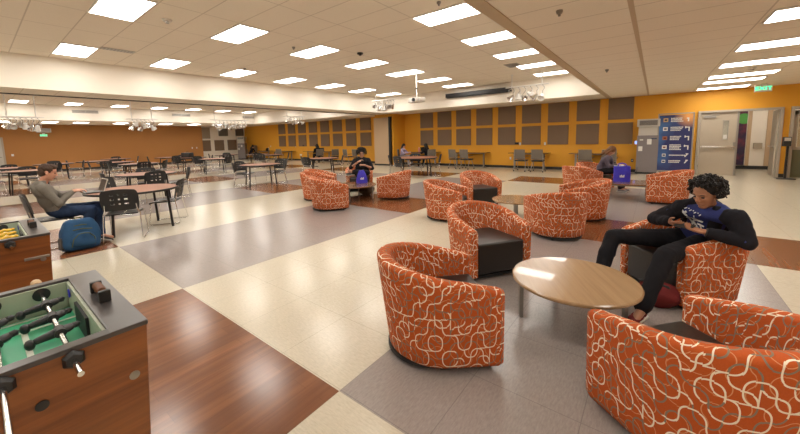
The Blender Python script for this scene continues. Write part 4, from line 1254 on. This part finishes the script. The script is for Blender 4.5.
        for k in range(4):
            cc = c0 + dd * (.045 + .02 * k) * s - dn * (.024 - .006 * k) * s; ll = q2 @ V((0, 1, 0))
            mb.tube([cc - ll * .022, cc - dn * .004, cc + ll * .022], .003, 6)
        o = mb.build('laces', M['shoe_white']); o.data.transform(Matrix.Translation(-base)); o.parent = sh
    return body, P, g, (f, l, u, q), base

def hair_curly(vol):
    def fn(par, P, f, l, u, q, s, mat):
        rnd = random.Random(3); mb = MB()
        mb.ell(P(-.034, 0, .055), (.098 * s * vol, .092 * s * vol, .084 * s * vol), q, 3)
        for k in range(460):
            th = rnd.uniform(0, 2 * PI); ph = math.acos(rnd.uniform(-.45, 1))
            dx, dy, dz = math.sin(ph) * math.cos(th), math.sin(ph) * math.sin(th), math.cos(ph)
            if dx > .30 and dz < .66: continue
            rr = rnd.uniform(.93, 1.14)
            p_ = P(-.018 + dx * .118 * vol * rr, dy * .108 * vol * rr, .035 + dz * .108 * vol * rr)
            if dz > .3 and dx > 0: p_ = P(-.0 + dx * .118 * vol * rr, dy * .108 * vol * rr, .035 + dz * .104 * vol * rr)
            r_ = rnd.uniform(.009, .017) * s
            ax = V((rnd.uniform(-1, 1), rnd.uniform(-1, 1), rnd.uniform(-1, 1))).normalized(); b1 = ax.orthogonal().normalized(); b2 = ax.cross(b1)
            mb.tube([p_ + (b1 * math.cos(a) + b2 * math.sin(a)) * r_ + ax * (a * .0022) for a in [i * .9 for i in range(6)]], .0052 * s, 5)
        o = mb.build('hair', mat, None, 80); attach(o, par)
    return fn
def hair_short(par, P, f, l, u, q, s, mat):
    mb = MB()
    mb.ell(P(-.022, 0, .050), (.100 * s, .081 * s, .086 * s), q, 3); mb.ell(P(-.05, 0, .0), (.064 * s, .076 * s, .075 * s), q, 3)
    mb.cap(P(.055, .04, .092), P(.06, -.045, .095), .024 * s, .022 * s); mb.ell(P(.02, 0, .105), (.07 * s, .06 * s, .03 * s), q)
    for s_ in (-1, 1): mb.ell(P(.012, s_ * .070, .03), (.022 * s, .012 * s, .035 * s), q)
    def wr(me):
        for v in me.vertices: v.co += V(v.normal) * (noise.noise(V((v.co.x * 60, v.co.y * 60, v.co.z * 30))) * .006 + noise.noise(V(v.co) * 22) * .005)
    o = remeshed(mb, 'hair', mat, .006, 2, None, (0, 0, 0), wr); attach(o, par)
def hair_long(par, P, f, l, u, q, s, mat):
    mb = MB()
    mb.ell(P(-.022, 0, .045), (.106 * s, .088 * s, .090 * s), q, 3); mb.ell(P(-.06, 0, -.02), (.06, .08, .10), q, 3)
    mb.cap(P(-.06, .03, -.03), P(-.10, .05, -.22), .055 * s, .035 * s); mb.cap(P(-.06, -.03, -.03), P(-.10, -.05, -.22), .055 * s, .035 * s)
    for s_ in (-1, 1): mb.cap(P(.0, s_ * .078, .04), P(-.02, s_ * .085, -.13), .026 * s, .028 * s)
    def wr(me):
        for v in me.vertices: v.co += V(v.normal) * noise.noise(V((v.co.x * 50, v.co.y * 50, v.co.z * 12))) * .009
    o = remeshed(mb, 'hair', mat, .009, 2, None, (0, 0, 0), wr); attach(o, par)

def seated(x, y, hd, seat=.46, lean=.06, torso=.50, look_dn=.5, headz=None, knee_out=.10, hands=(.35, .12, .72), foot=(.50, .02), sh=.165, bend=None, hspread=.10, el_out=.24, crossed=False):
    """joint positions for someone on a seat, facing heading hd (degrees)"""
    F = V((math.cos(R(hd)), math.sin(R(hd)), 0)); L = V((-F.y, F.x, 0)); Z = V((0, 0, 1)); o = V((x, y, 0))
    pel = o + Z * (seat + .09)
    nk = pel + Z * torso + F * lean
    J = dict(pelvis=pel, neck=nk, front=F + Z * .05, head=nk + Z * .135 + F * (.035 + .03 * look_dn), look=F - Z * look_dn, hup=Z + F * look_dn)
    for a, sg in (('L', 1), ('R', -1)):
        J['sh' + a] = nk - Z * .065 + L * sg * sh - F * .0
        J['hip' + a] = pel + L * sg * .09 - Z * .01 + F * .02
        J['kn' + a] = pel + F * .43 + L * sg * (.09 + knee_out) + Z * .02
        J['an' + a] = o + F * foot[0] + L * sg * (.09 + knee_out * .8) + Z * .09
        J['toe' + a] = J['an' + a] + F * .12 - Z * .045
        J['wr' + a] = o + F * hands[0] + L * sg * hands[1] + Z * hands[2]
        J['el' + a] = (J['sh' + a] + J['wr' + a]) / 2 + L * sg * (el_out - .16) - Z * .12 - F * .05
        J['hd' + a] = F * .6 - L * sg * .7; J['hn' + a] = -Z * .3 - F * .2 + L * 0 - L * sg * .3; J['ht' + a] = Z
    return J

# --- the young man in the black hooded jacket
J = dict(pelvis=(.47, 4.02, .50), neck=(.545, 3.83, .885), front=(-.66, -.66, .25), head=(.49, 3.73, .995), look=(-.68, -.80, -.38), hup=(-.2, -.3, 1),
  shR=(.355, 3.89, .82), shL=(.68, 3.66, .815), hipR=(.36, 4.03, .50), hipL=(.51, 3.92, .50),
  knR=(-.165, 3.70, .52), knL=(.235, 3.34, .515), anR=(-.26, 3.42, .10), anL=(.10, 3.09, .10), toeR=(-.32, 3.29, .05), toeL=(.06, 2.97, .05),
  elR=(.16, 4.0, .68), elL=(.735, 3.56, .65), wrR=(.27, 3.77, .71), wrL=(.49, 3.56, .70),
  hdR=(.35, -.75, -.05), hdL=(-.75, .30, .05), hnR=(.5, .25, .5), hnL=(-.1, -.2, .9), htR=(-.2, -.3, .8), htL=(-.3, -.6, .3), bend=(.03, .03, -.02))
b1, P1, g1, fr1, base1 = person('young man in black hooded jacket and blue printed shirt looking at a phone', J, 'skin2', (hair_curly(1.05), 'hair_black'),
    ('blue_shirt', 'shirt', .02, False), 'black_cloth', ('maroon', 'shoe_white'), voxel=.0062, clothvox=.009, slim=1.0)
# open jacket over the shirt
def jacket(body, g, base):
    fw = g['front'].normalized(); up = (g['neck'] - g['pelvis']).normalized(); lat = up.cross(fw).normalized(); tor = rotm(fw, lat, up)
    mb = MB(); pc = g['pelvis']; ch = pc.lerp(g['neck'], .68) + g['bend'] * .3; wa = pc.lerp(g['neck'], .36) + g['bend'] * .6
    for c_, r_ in ((ch, (.115, .165, .165)), (wa, (.105, .165, .155)), (pc + up * .05, (.11, .17, .11))):
        mb.ell(c_ - fw * .05, tuple(k + .022 for k in r_), tor, 3)
    for a, sg in (('L', 1), ('R', -1)):
        mb.cap(g['sh' + a], g['el' + a], .082, .064, 16); mb.cap(g['el' + a], g['wr' + a].lerp(g['el' + a], .12), .062, .042, 16)
        mb.cap(g['neck'] - up * .035 + lat * sg * .085 + fw * .012, g['sh' + a] + fw * .01, .064, .086)
        mb.cap(g['neck'] + lat * sg * .10 + fw * .035 - up * .05, ch + lat * sg * .118 + fw * .062 + up * .04, .038, .042)
        mb.cap(ch + lat * sg * .118 + fw * .062 + up * .09, wa + lat * sg * .145 + fw * .050, .045, .047)
        mb.cap(wa + lat * sg * .150 + fw * .045, pc + lat * sg * .16 + fw * .03, .045, .045)
        mb.ell(g['el' + a], (.066, .066, .058), None, 2)
        mb.ell(g['wr' + a].lerp(g['el' + a], .16), (.044, .044, .044), None, 2)
    for k in range(11):
        a = PI * (k / 10 - .5) * 1.25
        mb.ell(g['neck'] + up * (.025 - .03 * abs(math.cos(a))) - fw * (.09 * math.cos(a) - .01) + lat * .105 * math.sin(a), (.040, .040, .036), None, 2)
    def wr(me):
        for v in me.vertices:
            v.co += V(v.normal) * (noise.noise(V(v.co) * 8) * .012 + noise.noise(V((v.co.x * 26, v.co.y * 26, v.co.z * 18))) * .006)
    o = remeshed(mb, 'hooded_jacket', M['hoodie_black'], .009, 4, None, base, wr); o.location = (0, 0, 0); o.parent = body
    # white print on the shirt front
    c0 = ch * .5 + wa * .5
    dg = bpy.context.evaluated_depsgraph_get(); dg.update()
    shirt = [c for c in body.children if c.name.startswith('shirt')][0]
    from mathutils.bvhtree import BVHTree
    bt = BVHTree.FromPolygons([v.co + V(base) for v in shirt.data.vertices], [p.vertices[:] for p in shirt.data.polygons])
    mb = MB()
    def stroke(pts, w):
        out = []
        n = 10
        for i in range(len(pts) - 1):
            for k in range(n if i < len(pts) - 2 else n + 1):
                a, b = pts[i], pts[i + 1]; t = k / n
                x_, z_ = a[0] + (b[0] - a[0]) * t, a[1] + (b[1] - a[1]) * t
                st = c0 + lat * x_ + up * z_ + fw * .35
                h = bt.ray_cast(st, -fw, .6)
                if h[0] is not None: out.append(h[0] + fw * .002)
        if len(out) < 2: return
        for i in range(len(out) - 1):
            a, b = out[i], out[i + 1]; d = (b - a)
            if d.length < 1e-5: continue
            sd = d.cross(fw).normalized() * w / 2
            q4 = [a - sd, a + sd, b + sd * .95, b - sd * .95]
            lo = [mb.bm.verts.new(v_ ) for v_ in q4]; hi = [mb.bm.verts.new(v_ + fw * .0025) for v_ in q4]
            mb.bm.faces.new(hi); mb.bm.faces.new(lo[::-1])
            for k in range(4): mb.bm.faces.new((lo[k], lo[(k + 1) % 4], hi[(k + 1) % 4], hi[k]))
    # figures with raised arms
    stroke([(.075, .06), (.02, .035), (-.01, .0), (-.02, -.05)], .022)
    stroke([(.0, .02), (-.05, .045), (-.10, .085)], .016); stroke([(.02, .03), (.03, .075)], .014); stroke([(.0, -.01), (.05, -.04), (.09, -.035)], .018)
    stroke([(-.02, -.03), (-.07, -.02), (-.11, .01)], .015); stroke([(.03, .0), (.09, .02)], .014); stroke([(-.04, .03), (-.03, .07)], .02)
    stroke([(.06, .02), (.075, -.03)], .016)
    for k in range(8): stroke([(.07 - .02 * k, .125 - .004 * k), (.062 - .02 * k, .105 - .004 * k + (.02 if k % 2 else 0))], .008)
    o = mb.build('shirt_print', M['print']); o.data.transform(Matrix.Translation(-V(base))); o.parent = shirt
jacket(b1, g1, base1)
# watch
mb = MB(); c = g1['wrL'].lerp(g1['elL'], .02); d = (g1['wrL'] - g1['elL']).normalized(); e1 = d.orthogonal().normalized(); e2 = d.cross(e1)
mb.tube([c + (e1 * math.cos(a) + e2 * math.sin(a)) * .030 for a in [2 * PI * k / 16 for k in range(16)]], .006, 6, closed=True)
attach(mb.build('wristband', M['black'], None, 60), b1)
# phone
t = empty('phone', (.36, 3.635, .72), 0, 'black phone held in both hands of the young man', 'phone')
mb = MB(); mb.box((0, 0, 0), (.145, .072, .009), bev=.004, rot=Matrix.Rotation(-.75, 3, 'Z') @ Matrix.Rotation(.45, 3, 'X')); mb.build('case', M['black'], t)
mb = MB(); mb.box((-.0, .0023, .0048), (.128, .062, .001), rot=Matrix.Rotation(-.75, 3, 'Z') @ Matrix.Rotation(.45, 3, 'X')); mb.build('screen', M['screen'], t)
# maroon bag on the floor beside his legs
def lump(name, c, rad, mat, label, cat, seed=1, sc=7, amp=.03, vox=.012, straps=None):
    mb = MB()
    mb.ell(c, rad, None, 3)
    rnd = random.Random(seed)
    for k in range(5): mb.ell(V(c) + V((rnd.uniform(-.5, .5) * rad[0], rnd.uniform(-.5, .5) * rad[1], rnd.uniform(-.3, .5) * rad[2])), tuple(r * .6 for r in rad), None, 2)
    def wr(me):
        for v in me.vertices:
            v.co += V(v.normal) * noise.noise(V(v.co) * sc) * amp
            v.co.z = max(v.co.z, .004)
    o = remeshed(mb, name, M[mat], vox, 3, None, (c[0], c[1], 0), wr); tag(o, label, cat); return o
bg = lump('backpack', (.22, 3.50, .10), (.16, .11, .11), 'maroon', 'crumpled maroon bag on the floor between the young man\'s legs', 'bag')
mb = MB(); mb.tube([(.07, 3.55, .18), (.15, 3.48, .22), (.27, 3.45, .20), (.33, 3.48, .11)], .012, 8); o = mb.build('strap', M['black'], None, 60); attach(o, bg)

# --- the man in grey with the laptop
F = V((0.10, 1, 0))
J = dict(pelvis=(-7.20, .60, .54), neck=(-7.20, .45, 1.00), front=(.02, 1, .1), head=(-7.17, .55, 1.15), look=(.15, 1, -.32), hup=(0, .3, 1),
  shR=(-7.02, .46, .935), shL=(-7.38, .46, .935), hipR=(-7.11, .62, .53), hipL=(-7.29, .62, .53),
  knR=(-6.95, .96, .52), knL=(-7.24, 1.09, .54), anR=(-6.98, .82, .10), anL=(-6.86, 1.02, .10), toeR=(-6.96, .94, .05), toeL=(-6.81, 1.14, .05),
  elR=(-6.96, .60, .68), elL=(-7.42, .70, .71), wrR=(-7.10, .78, .83), wrL=(-7.26, .84, .83),
  hdR=(-.35, .9, .1), hdL=(.25, .9, .05), hnR=(-.2, 0, -1), hnL=(0, 0, -1), htR=(-1, .2, 0.4), htL=(1, .2, .4), bend=(0, -.04, 0))
b2, P2, g2, fr2, base2 = person('man in grey hooded sweatshirt and jeans typing on a laptop at the round table', J, 'skin1', (hair_short, 'hair_brown'),
    ('hoodie_grey', 'hooded_sweatshirt', .93, True), 'jeans', ('black', 'shoe_white'), voxel=.008, clothvox=.011)
a = math.degrees(math.atan2(1, .02))
put_chair(-7.20, .53, a - 4, 'black stacking chair the man in grey sits on')
# laptop
t = empty('laptop', (-7.44, 1.07, .745), R(92), 'open dark laptop on the round table before the man in grey', 'laptop')
mb = MB(); mb.box((0, 0, .009), (.24, .34, .016), bev=.004); mb.build('keyboard_deck', M['black_metal'], t)
mb = MB(); mb.box((.155, 0, .115), (.012, .34, .225), bev=.004, rot=Matrix.Rotation(.32, 3, 'Y')); sc1 = mb.build('lid', M['hvac_light'], t)
mb = MB(); mb.box((.148, 0, .115), (.002, .31, .2), rot=Matrix.Rotation(.32, 3, 'Y')); mb.build('screen', M['screen'], sc1)
# blue backpack beside the chair
t = empty('backpack', (-6.58, .73, 0), 0, 'blue backpack with olive straps on the floor beside the man in grey', 'backpack')
t.rotation_euler = (R(-4), R(-8), R(8))
def bag_body(w, d, h, vox, name, mat, par, c=(0, 0, 0), ex=2.8):
    b = bmesh.new(); r = bmesh.ops.create_icosphere(b, subdivisions=4, radius=1)
    for v in r['verts']:
        n_ = v.co.normalized(); k = (abs(n_.x) ** ex + abs(n_.y) ** ex + abs(n_.z) ** ex) ** (-1 / ex)
        p_ = n_ * k; tp = 1 - .22 * max(0, p_.z)
        v.co = V((p_.x * d / 2 * tp, p_.y * w / 2 * tp, p_.z * h / 2 + h / 2)) + V(c)
        v.co += n_ * noise.noise(V((v.co.x * 11, v.co.y * 11, v.co.z * 9))) * .016
    m_ = MB(); m_.bm.free(); m_.bm = b; return m_.build(name, mat, par, 80)
bag_body(.44, .26, .46, 0, 'main_compartment', M['backpack'], t, (0, 0, 0), 6)
bag_body(.30, .14, .24, 0, 'front_pocket', M['backpack'], t, (.10, 0, .03))
mb = MB()
for z_, w_, x_ in ((.30, .17, .10), (.36, .15, .085)): mb.tube([(x_ - .03, -w_, z_ - .03), (x_ + .02, -w_ * .6, z_), (x_ + .025, 0, z_ + .012), (x_ + .02, w_ * .6, z_), (x_ - .03, w_, z_ - .03)], .007, 8)
mb.tube([(.125, -.13, .06), (.165, -.12, .17), (.175, -.06, .235), (.178, 0, .245), (.175, .06, .235), (.165, .12, .17), (.125, .13, .06)], .006, 8)
mb.build('zip_trim', M['olive'], t, 60)
mb = MB(); mb.tube([(-.04, -.05, .42), (-.04, -.03, .48), (-.04, .03, .48), (-.04, .05, .42)], .010, 8); mb.build('carry_loop', M['olive'], t, 60)
for s_ in (-1, 1):
    mb = MB(); mb.tube([(-.10, s_ * .08, .40), (-.17, s_ * .12, .30), (-.16, s_ * .16, .12), (-.08, s_ * .18, .03)], .016, 8); mb.build('shoulder_strap', M['black'], t, 60)
mb = MB(); mb.box((.0, -.205, .12), (.16, .05, .18), bev=.02); mb.build('side_pocket', M['black'], t)

# --- the man with curly hair, glasses and a phone
J = seated(-6.80, 7.10, -42, seat=.44, lean=-.04, torso=.44, look_dn=.08, hands=(.30, .07, .86), knee_out=.05, sh=.19)
Fh = V((math.cos(R(-42)), math.sin(R(-42)), 0)); Lh = V((-Fh.y, Fh.x, 0)); Z = V((0, 0, 1)); pb = V((-6.80, 7.10, 0))
J['bend'] = V((0, 0, 0)) + Fh * .03
J['wrR'] = pb + Fh * .28 - Lh * .12 + Z * .88; J['wrL'] = pb + Fh * .36 + Lh * .05 + Z * .78
J['elR'] = pb + Fh * .10 - Lh * .34 + Z * .70; J['elL'] = pb + Fh * .12 + Lh * .30 + Z * .66
J['hdR'] = Fh * .3 + Lh * .7 + Z * .3; J['hdL'] = Fh * .3 - Lh * .8 + Z * .2
J['knR'] = pb + Fh * .40 - Lh * .22 + Z * .60; J['anR'] = pb + Fh * .50 + Lh * .10 + Z * .13 ; J['toeR'] = J['anR'] + Fh * .1 - Z * .05
J['knL'] = pb + Fh * .42 + Lh * .12 + Z * .56; J['anL'] = pb + Fh * .40 - Lh * .30 + Z * .60; J['toeL'] = J['anL'] - Lh * .13 + Z * .03
b3, P3, g3, fr3, base3 = person('man with curly black hair and glasses in black, one ankle across his knee', J, 'skin3', (hair_curly(1.2), 'hair_black'),
    ('black_cloth', 'shirt', .12, False), 'black_cloth', ('black', 'shoe_white'), voxel=.010, clothvox=.014, glasses=True, slim=1.2, s=1.08)
t = empty('phone', tuple(pb + Fh * .40 - Lh * .02 + Z * .86), R(-42), 'dark phone held before the chest of the curly haired man', 'phone')
mb = MB(); mb.box((0, 0, 0), (.010, .075, .15), bev=.003, rot=Matrix.Rotation(.5, 3, 'Y')); mb.build('case', M['black'], t)
mb = MB(); mb.box((-.006, 0, .0), (.001, .064, .13), rot=Matrix.Rotation(.5, 3, 'Y')); mb.build('screen', M['screen'], t)
# drawstring bag on the dark round table
def soft_bag(loc, w, d, h, mat, label, rz, top=.45, logo=True, handles=False, cat='bag'):
    t = empty('drawstring_bag' if not handles else 'shopping_bag', loc, R(rz), label, cat)
    b = bmesh.new(); n, m = 28, 14; rows = []
    for j in range(m + 1):
        u = j / m; k = 1 - (1 - top) * u ** 2.2 if not handles else 1 - .04 * u
        row = []
        for i in range(n):
            a = 2 * PI * i / n; c_, s_ = math.cos(a), math.sin(a)
            ex = 4.0 if handles else 2.6
            rr = (abs(c_) ** ex + abs(s_) ** ex) ** (-1 / ex)
            wob = 1 + .05 * noise.noise(V((c_ * 2 + loc[0], s_ * 2, u * 3))) + (.05 * math.sin(a * 9) * u * u if not handles else 0)
            row.append(b.verts.new(V((c_ * rr * d / 2 * k * wob, s_ * rr * w / 2 * k * wob, u * h * (1 + .03 * math.sin(a * 3) * u)))))
        rows.append(row)
    for j in range(m):
        for i in range(n): b.faces.new((rows[j][i], rows[j][(i + 1) % n], rows[j + 1][(i + 1) % n], rows[j + 1][i]))
    b.faces.new(rows[0]); b.faces.new(rows[-1])
    m_ = MB(); m_.bm.free(); m_.bm = b; m_.build('bag_body', mat, t, 70)
    if logo:
        mb = MB()
        for k in range(4): mb.box((d / 2 * 1.03, -.035 + .024 * k, h * .38 + (.01 if k % 2 else 0)), (.008, .018, .04 if k % 2 else .026))
        mb.box((d / 2 * 1.03, 0, h * .32), (.008, .09, .012)); mb.build('logo', M['paper'], t)
    mb = MB()
    if handles:
        for s_ in (-1, 1): mb.tube([(s_ * d * .4, -w * .25, h * .97), (s_ * d * .3, -w * .20, h * 1.16), (s_ * d * .2, 0, h * 1.22), (s_ * d * .3, w * .2, h * 1.14), (s_ * d * .4, w * .25, h * .97)], .011, 6)
        mb.build('handle', mat, t, 60)
    else:
        mb.tube([(.0, -w * .15, h), (.02, -w * .2, h + .03), (.05, 0, h + .02), (.02, w * .2, h + .03), (0, w * .15, h)], .006, 6); mb.build('cord', M['black'], t, 60)
    return t
soft_bag((-6.0, 6.24, .372), .30, .16, .33, M['blue_bag'], 'royal blue drawstring bag with white mark on the dark round table', -42, .42)
soft_bag((-.46, 9.35, .382), .34, .22, .36, M['blue_bag'], 'royal blue shopping bag with handles on the low rectangular table', -85, 1, True, True)
bg = lump('backpack', (-6.08, 6.50, .13), (.22, .17, .14), 'brown_cloth', 'brown mottled backpack on the floor beside the curly haired man\'s chair', 'bag', 4)
mb = MB(); mb.tube([(-6.16, 6.35, .22), (-6.06, 6.31, .30), (-5.98, 6.37, .22)], .012, 8); attach(mb.build('strap', M['black'], None, 60), bg)

# --- the woman reading
J = seated(-1.00, 10.35, -10, seat=.44, lean=.17, torso=.40, look_dn=.95, hands=(.38, .06, .70), knee_out=.02, sh=.15)
J['bend'] = V((-.05, 0, 0))
b4, *_ = person('woman with auburn hair in a slate sweater bent over a green book', J, 'skin1', (hair_long, 'hair_light'), ('slate_cloth', 'sweater', .93, False), 'black_cloth', ('grey_cloth', 'shoe_white'), voxel=.012, clothvox=.016, s=.95)
t = empty('book', (-.60, 10.28, .66), R(-10), 'green book held open by the seated woman', 'book')
for s_ in (-1, 1):
    mb = MB(); mb.box((0, s_ * .075, .01), (.2, .15, .012), rot=Matrix.Rotation(s_ * .12, 3, 'X')); mb.build('cover', M['green_book'], t)
    mb = MB(); mb.box((0, s_ * .072, .022), (.185, .135, .012), rot=Matrix.Rotation(s_ * .12, 3, 'X')); mb.build('pages', M['paper'], t)

# --- people at the wall desks
J = seated(-10.68, 14.1 * K, 10, lean=.08, torso=.42, look_dn=.4, hands=(.45, .15, .76), sh=.15)
person('girl with long black hair in a lilac top at the desk by the corner', J, 'skin1', (hair_long, 'hair_black'), ('lilac', 'top', .93, False), 'grey_cloth', ('black', 'shoe_white'), voxel=.016, clothvox=.02, s=.92)
J = seated(-8.98, 14.0 * K, 168, lean=.08, torso=.42, look_dn=.35, hands=(.42, .12, .80), sh=.15)
person('girl with black hair in a black top facing the girl in lilac', J, 'skin3', (hair_long, 'hair_black'), ('black_cloth', 'top', .4, False), 'black_cloth', ('black', 'shoe_white'), voxel=.016, clothvox=.02, s=.95)
J = seated(-17.38, 13.88 * K, 160, lean=.22, torso=.44, look_dn=.7, hands=(.48, .12, .74), sh=.17)
person('person in a black coat leaning over the desk below the far panels', J, 'skin3', (hair_long, 'hair_black'), ('black_cloth', 'coat', .93, False), 'black_cloth', ('black', 'black'), voxel=.018, clothvox=.022, s=1.08, slim=1.2)
J = seated(-26.3, 14.0 * K, 35, lean=.2, torso=.44, look_dn=.6, hands=(.48, .12, .74), sh=.17)
person('person in dark clothes using a laptop at the farthest desk', J, 'skin3', (hair_long, 'hair_black'), ('black_cloth', 'coat', .93, False), 'black_cloth', ('black', 'black'), voxel=.02, clothvox=.024, s=1.0)
# things on desks and tables
def laptop(loc, rz, label, s=1.0):
    t = empty('laptop', loc, R(rz), label, 'laptop')
    mb = MB(); mb.box((0, 0, .009), (.24 * s, .34 * s, .016), bev=.004); mb.build('keyboard_deck', M['black_metal'], t)
    mb = MB(); mb.box((.14 * s, 0, .12 * s), (.012, .34 * s, .23 * s), bev=.004, rot=Matrix.Rotation(.25, 3, 'Y')); mb.build('lid', M['black_metal'], t)
laptop((-9.75, 15.25, .74), 170, 'open black laptop on the desk between the two girls', 1.15)
laptop((-25.6, 15.25, .74), 20, 'open laptop on the farthest desk by the dark dressed person')
laptop((-18.4, 15.25, .74), 150, 'small open laptop before the person in the black coat')
def bottle(loc, r, h, mat, label):
    t = empty('bottle', loc, 0, label, 'bottle')
    mb = MB(); mb.lathe([(0, 0), (r, 0), (r, h * .7), (r * .5, h * .85), (r * .45, h * .9), (0, h * .9)], seg=20); mb.build('body', mat, t, 50)
    mb = MB(); mb.lathe([(0, h * .9), (r * .55, h * .9), (r * .55, h), (0, h)], seg=20); mb.build('cap', M['white'], t, 50)
bottle((-10.15, 15.23, .74), .045, .26, M['pink'], 'pink bottle standing on the desk beside the girl in lilac')
bottle((-19.0, 15.23, .74), .035, .24, M['black'], 'small dark bottle on the desk before the person in the black coat')
bottle((-25.15, 15.23, .74), .04, .30, M['grey_cloth'], 'slim dark bottle at the right end of the farthest desk')
mbb = empty('equipment_case', (-20.35, 7.32, .745), R(110), 'black equipment case standing on a far round table', 'case')
mb = MB(); mb.box((0, 0, .14), (.28, .62, .27), bev=.03); mb.build('shell', M['black'], mbb)
mb = MB(); mb.tube([(0, -.08, .275), (0, -.06, .32), (0, .06, .32), (0, .08, .275)], .01, 8); mb.build('handle', M['rubber'], mbb, 60)

# ------------------------------------------------------------------ world, camera, view
w = bpy.data.worlds.new('World'); scn.world = w; w.use_nodes = True
w.node_tree.nodes['Background'].inputs[0].default_value = (1, .9, .78, 1); w.node_tree.nodes['Background'].inputs[1].default_value = .05
yaw, pitch, roll = -.66708436, .10792623, -.0249932
cy, sy, cp, sp = math.cos(yaw), math.sin(yaw), math.cos(pitch), math.sin(pitch)
fwd = V((sy * cp, cy * cp, -sp)); right = V((cy, -sy, 0)); up = right.cross(fwd)
cr, sr = math.cos(roll), math.sin(roll)
r2 = right * cr + up * sr; u2 = up * cr - right * sr
cam = bpy.data.cameras.new('camera'); cam.sensor_width = 36; cam.sensor_fit = 'HORIZONTAL'; cam.lens = 332.118 / 800 * 36
cam.shift_x = (400 - 393.504) / 800; cam.shift_y = (173.98 - 217) / 800
cam.clip_start = .02; cam.clip_end = 200
co = bpy.data.objects.new('camera', cam); COL.objects.link(co)
co.matrix_world = Matrix.Translation((.1226, -.163, 1.545)) @ Matrix((r2, u2, -fwd)).transposed().to_4x4()
scn.camera = co
vs = scn.view_settings
vs.view_transform = 'Standard'; vs.look = 'None'; vs.gamma = 1; vs.use_curve_mapping = False; vs.exposure = 0.72
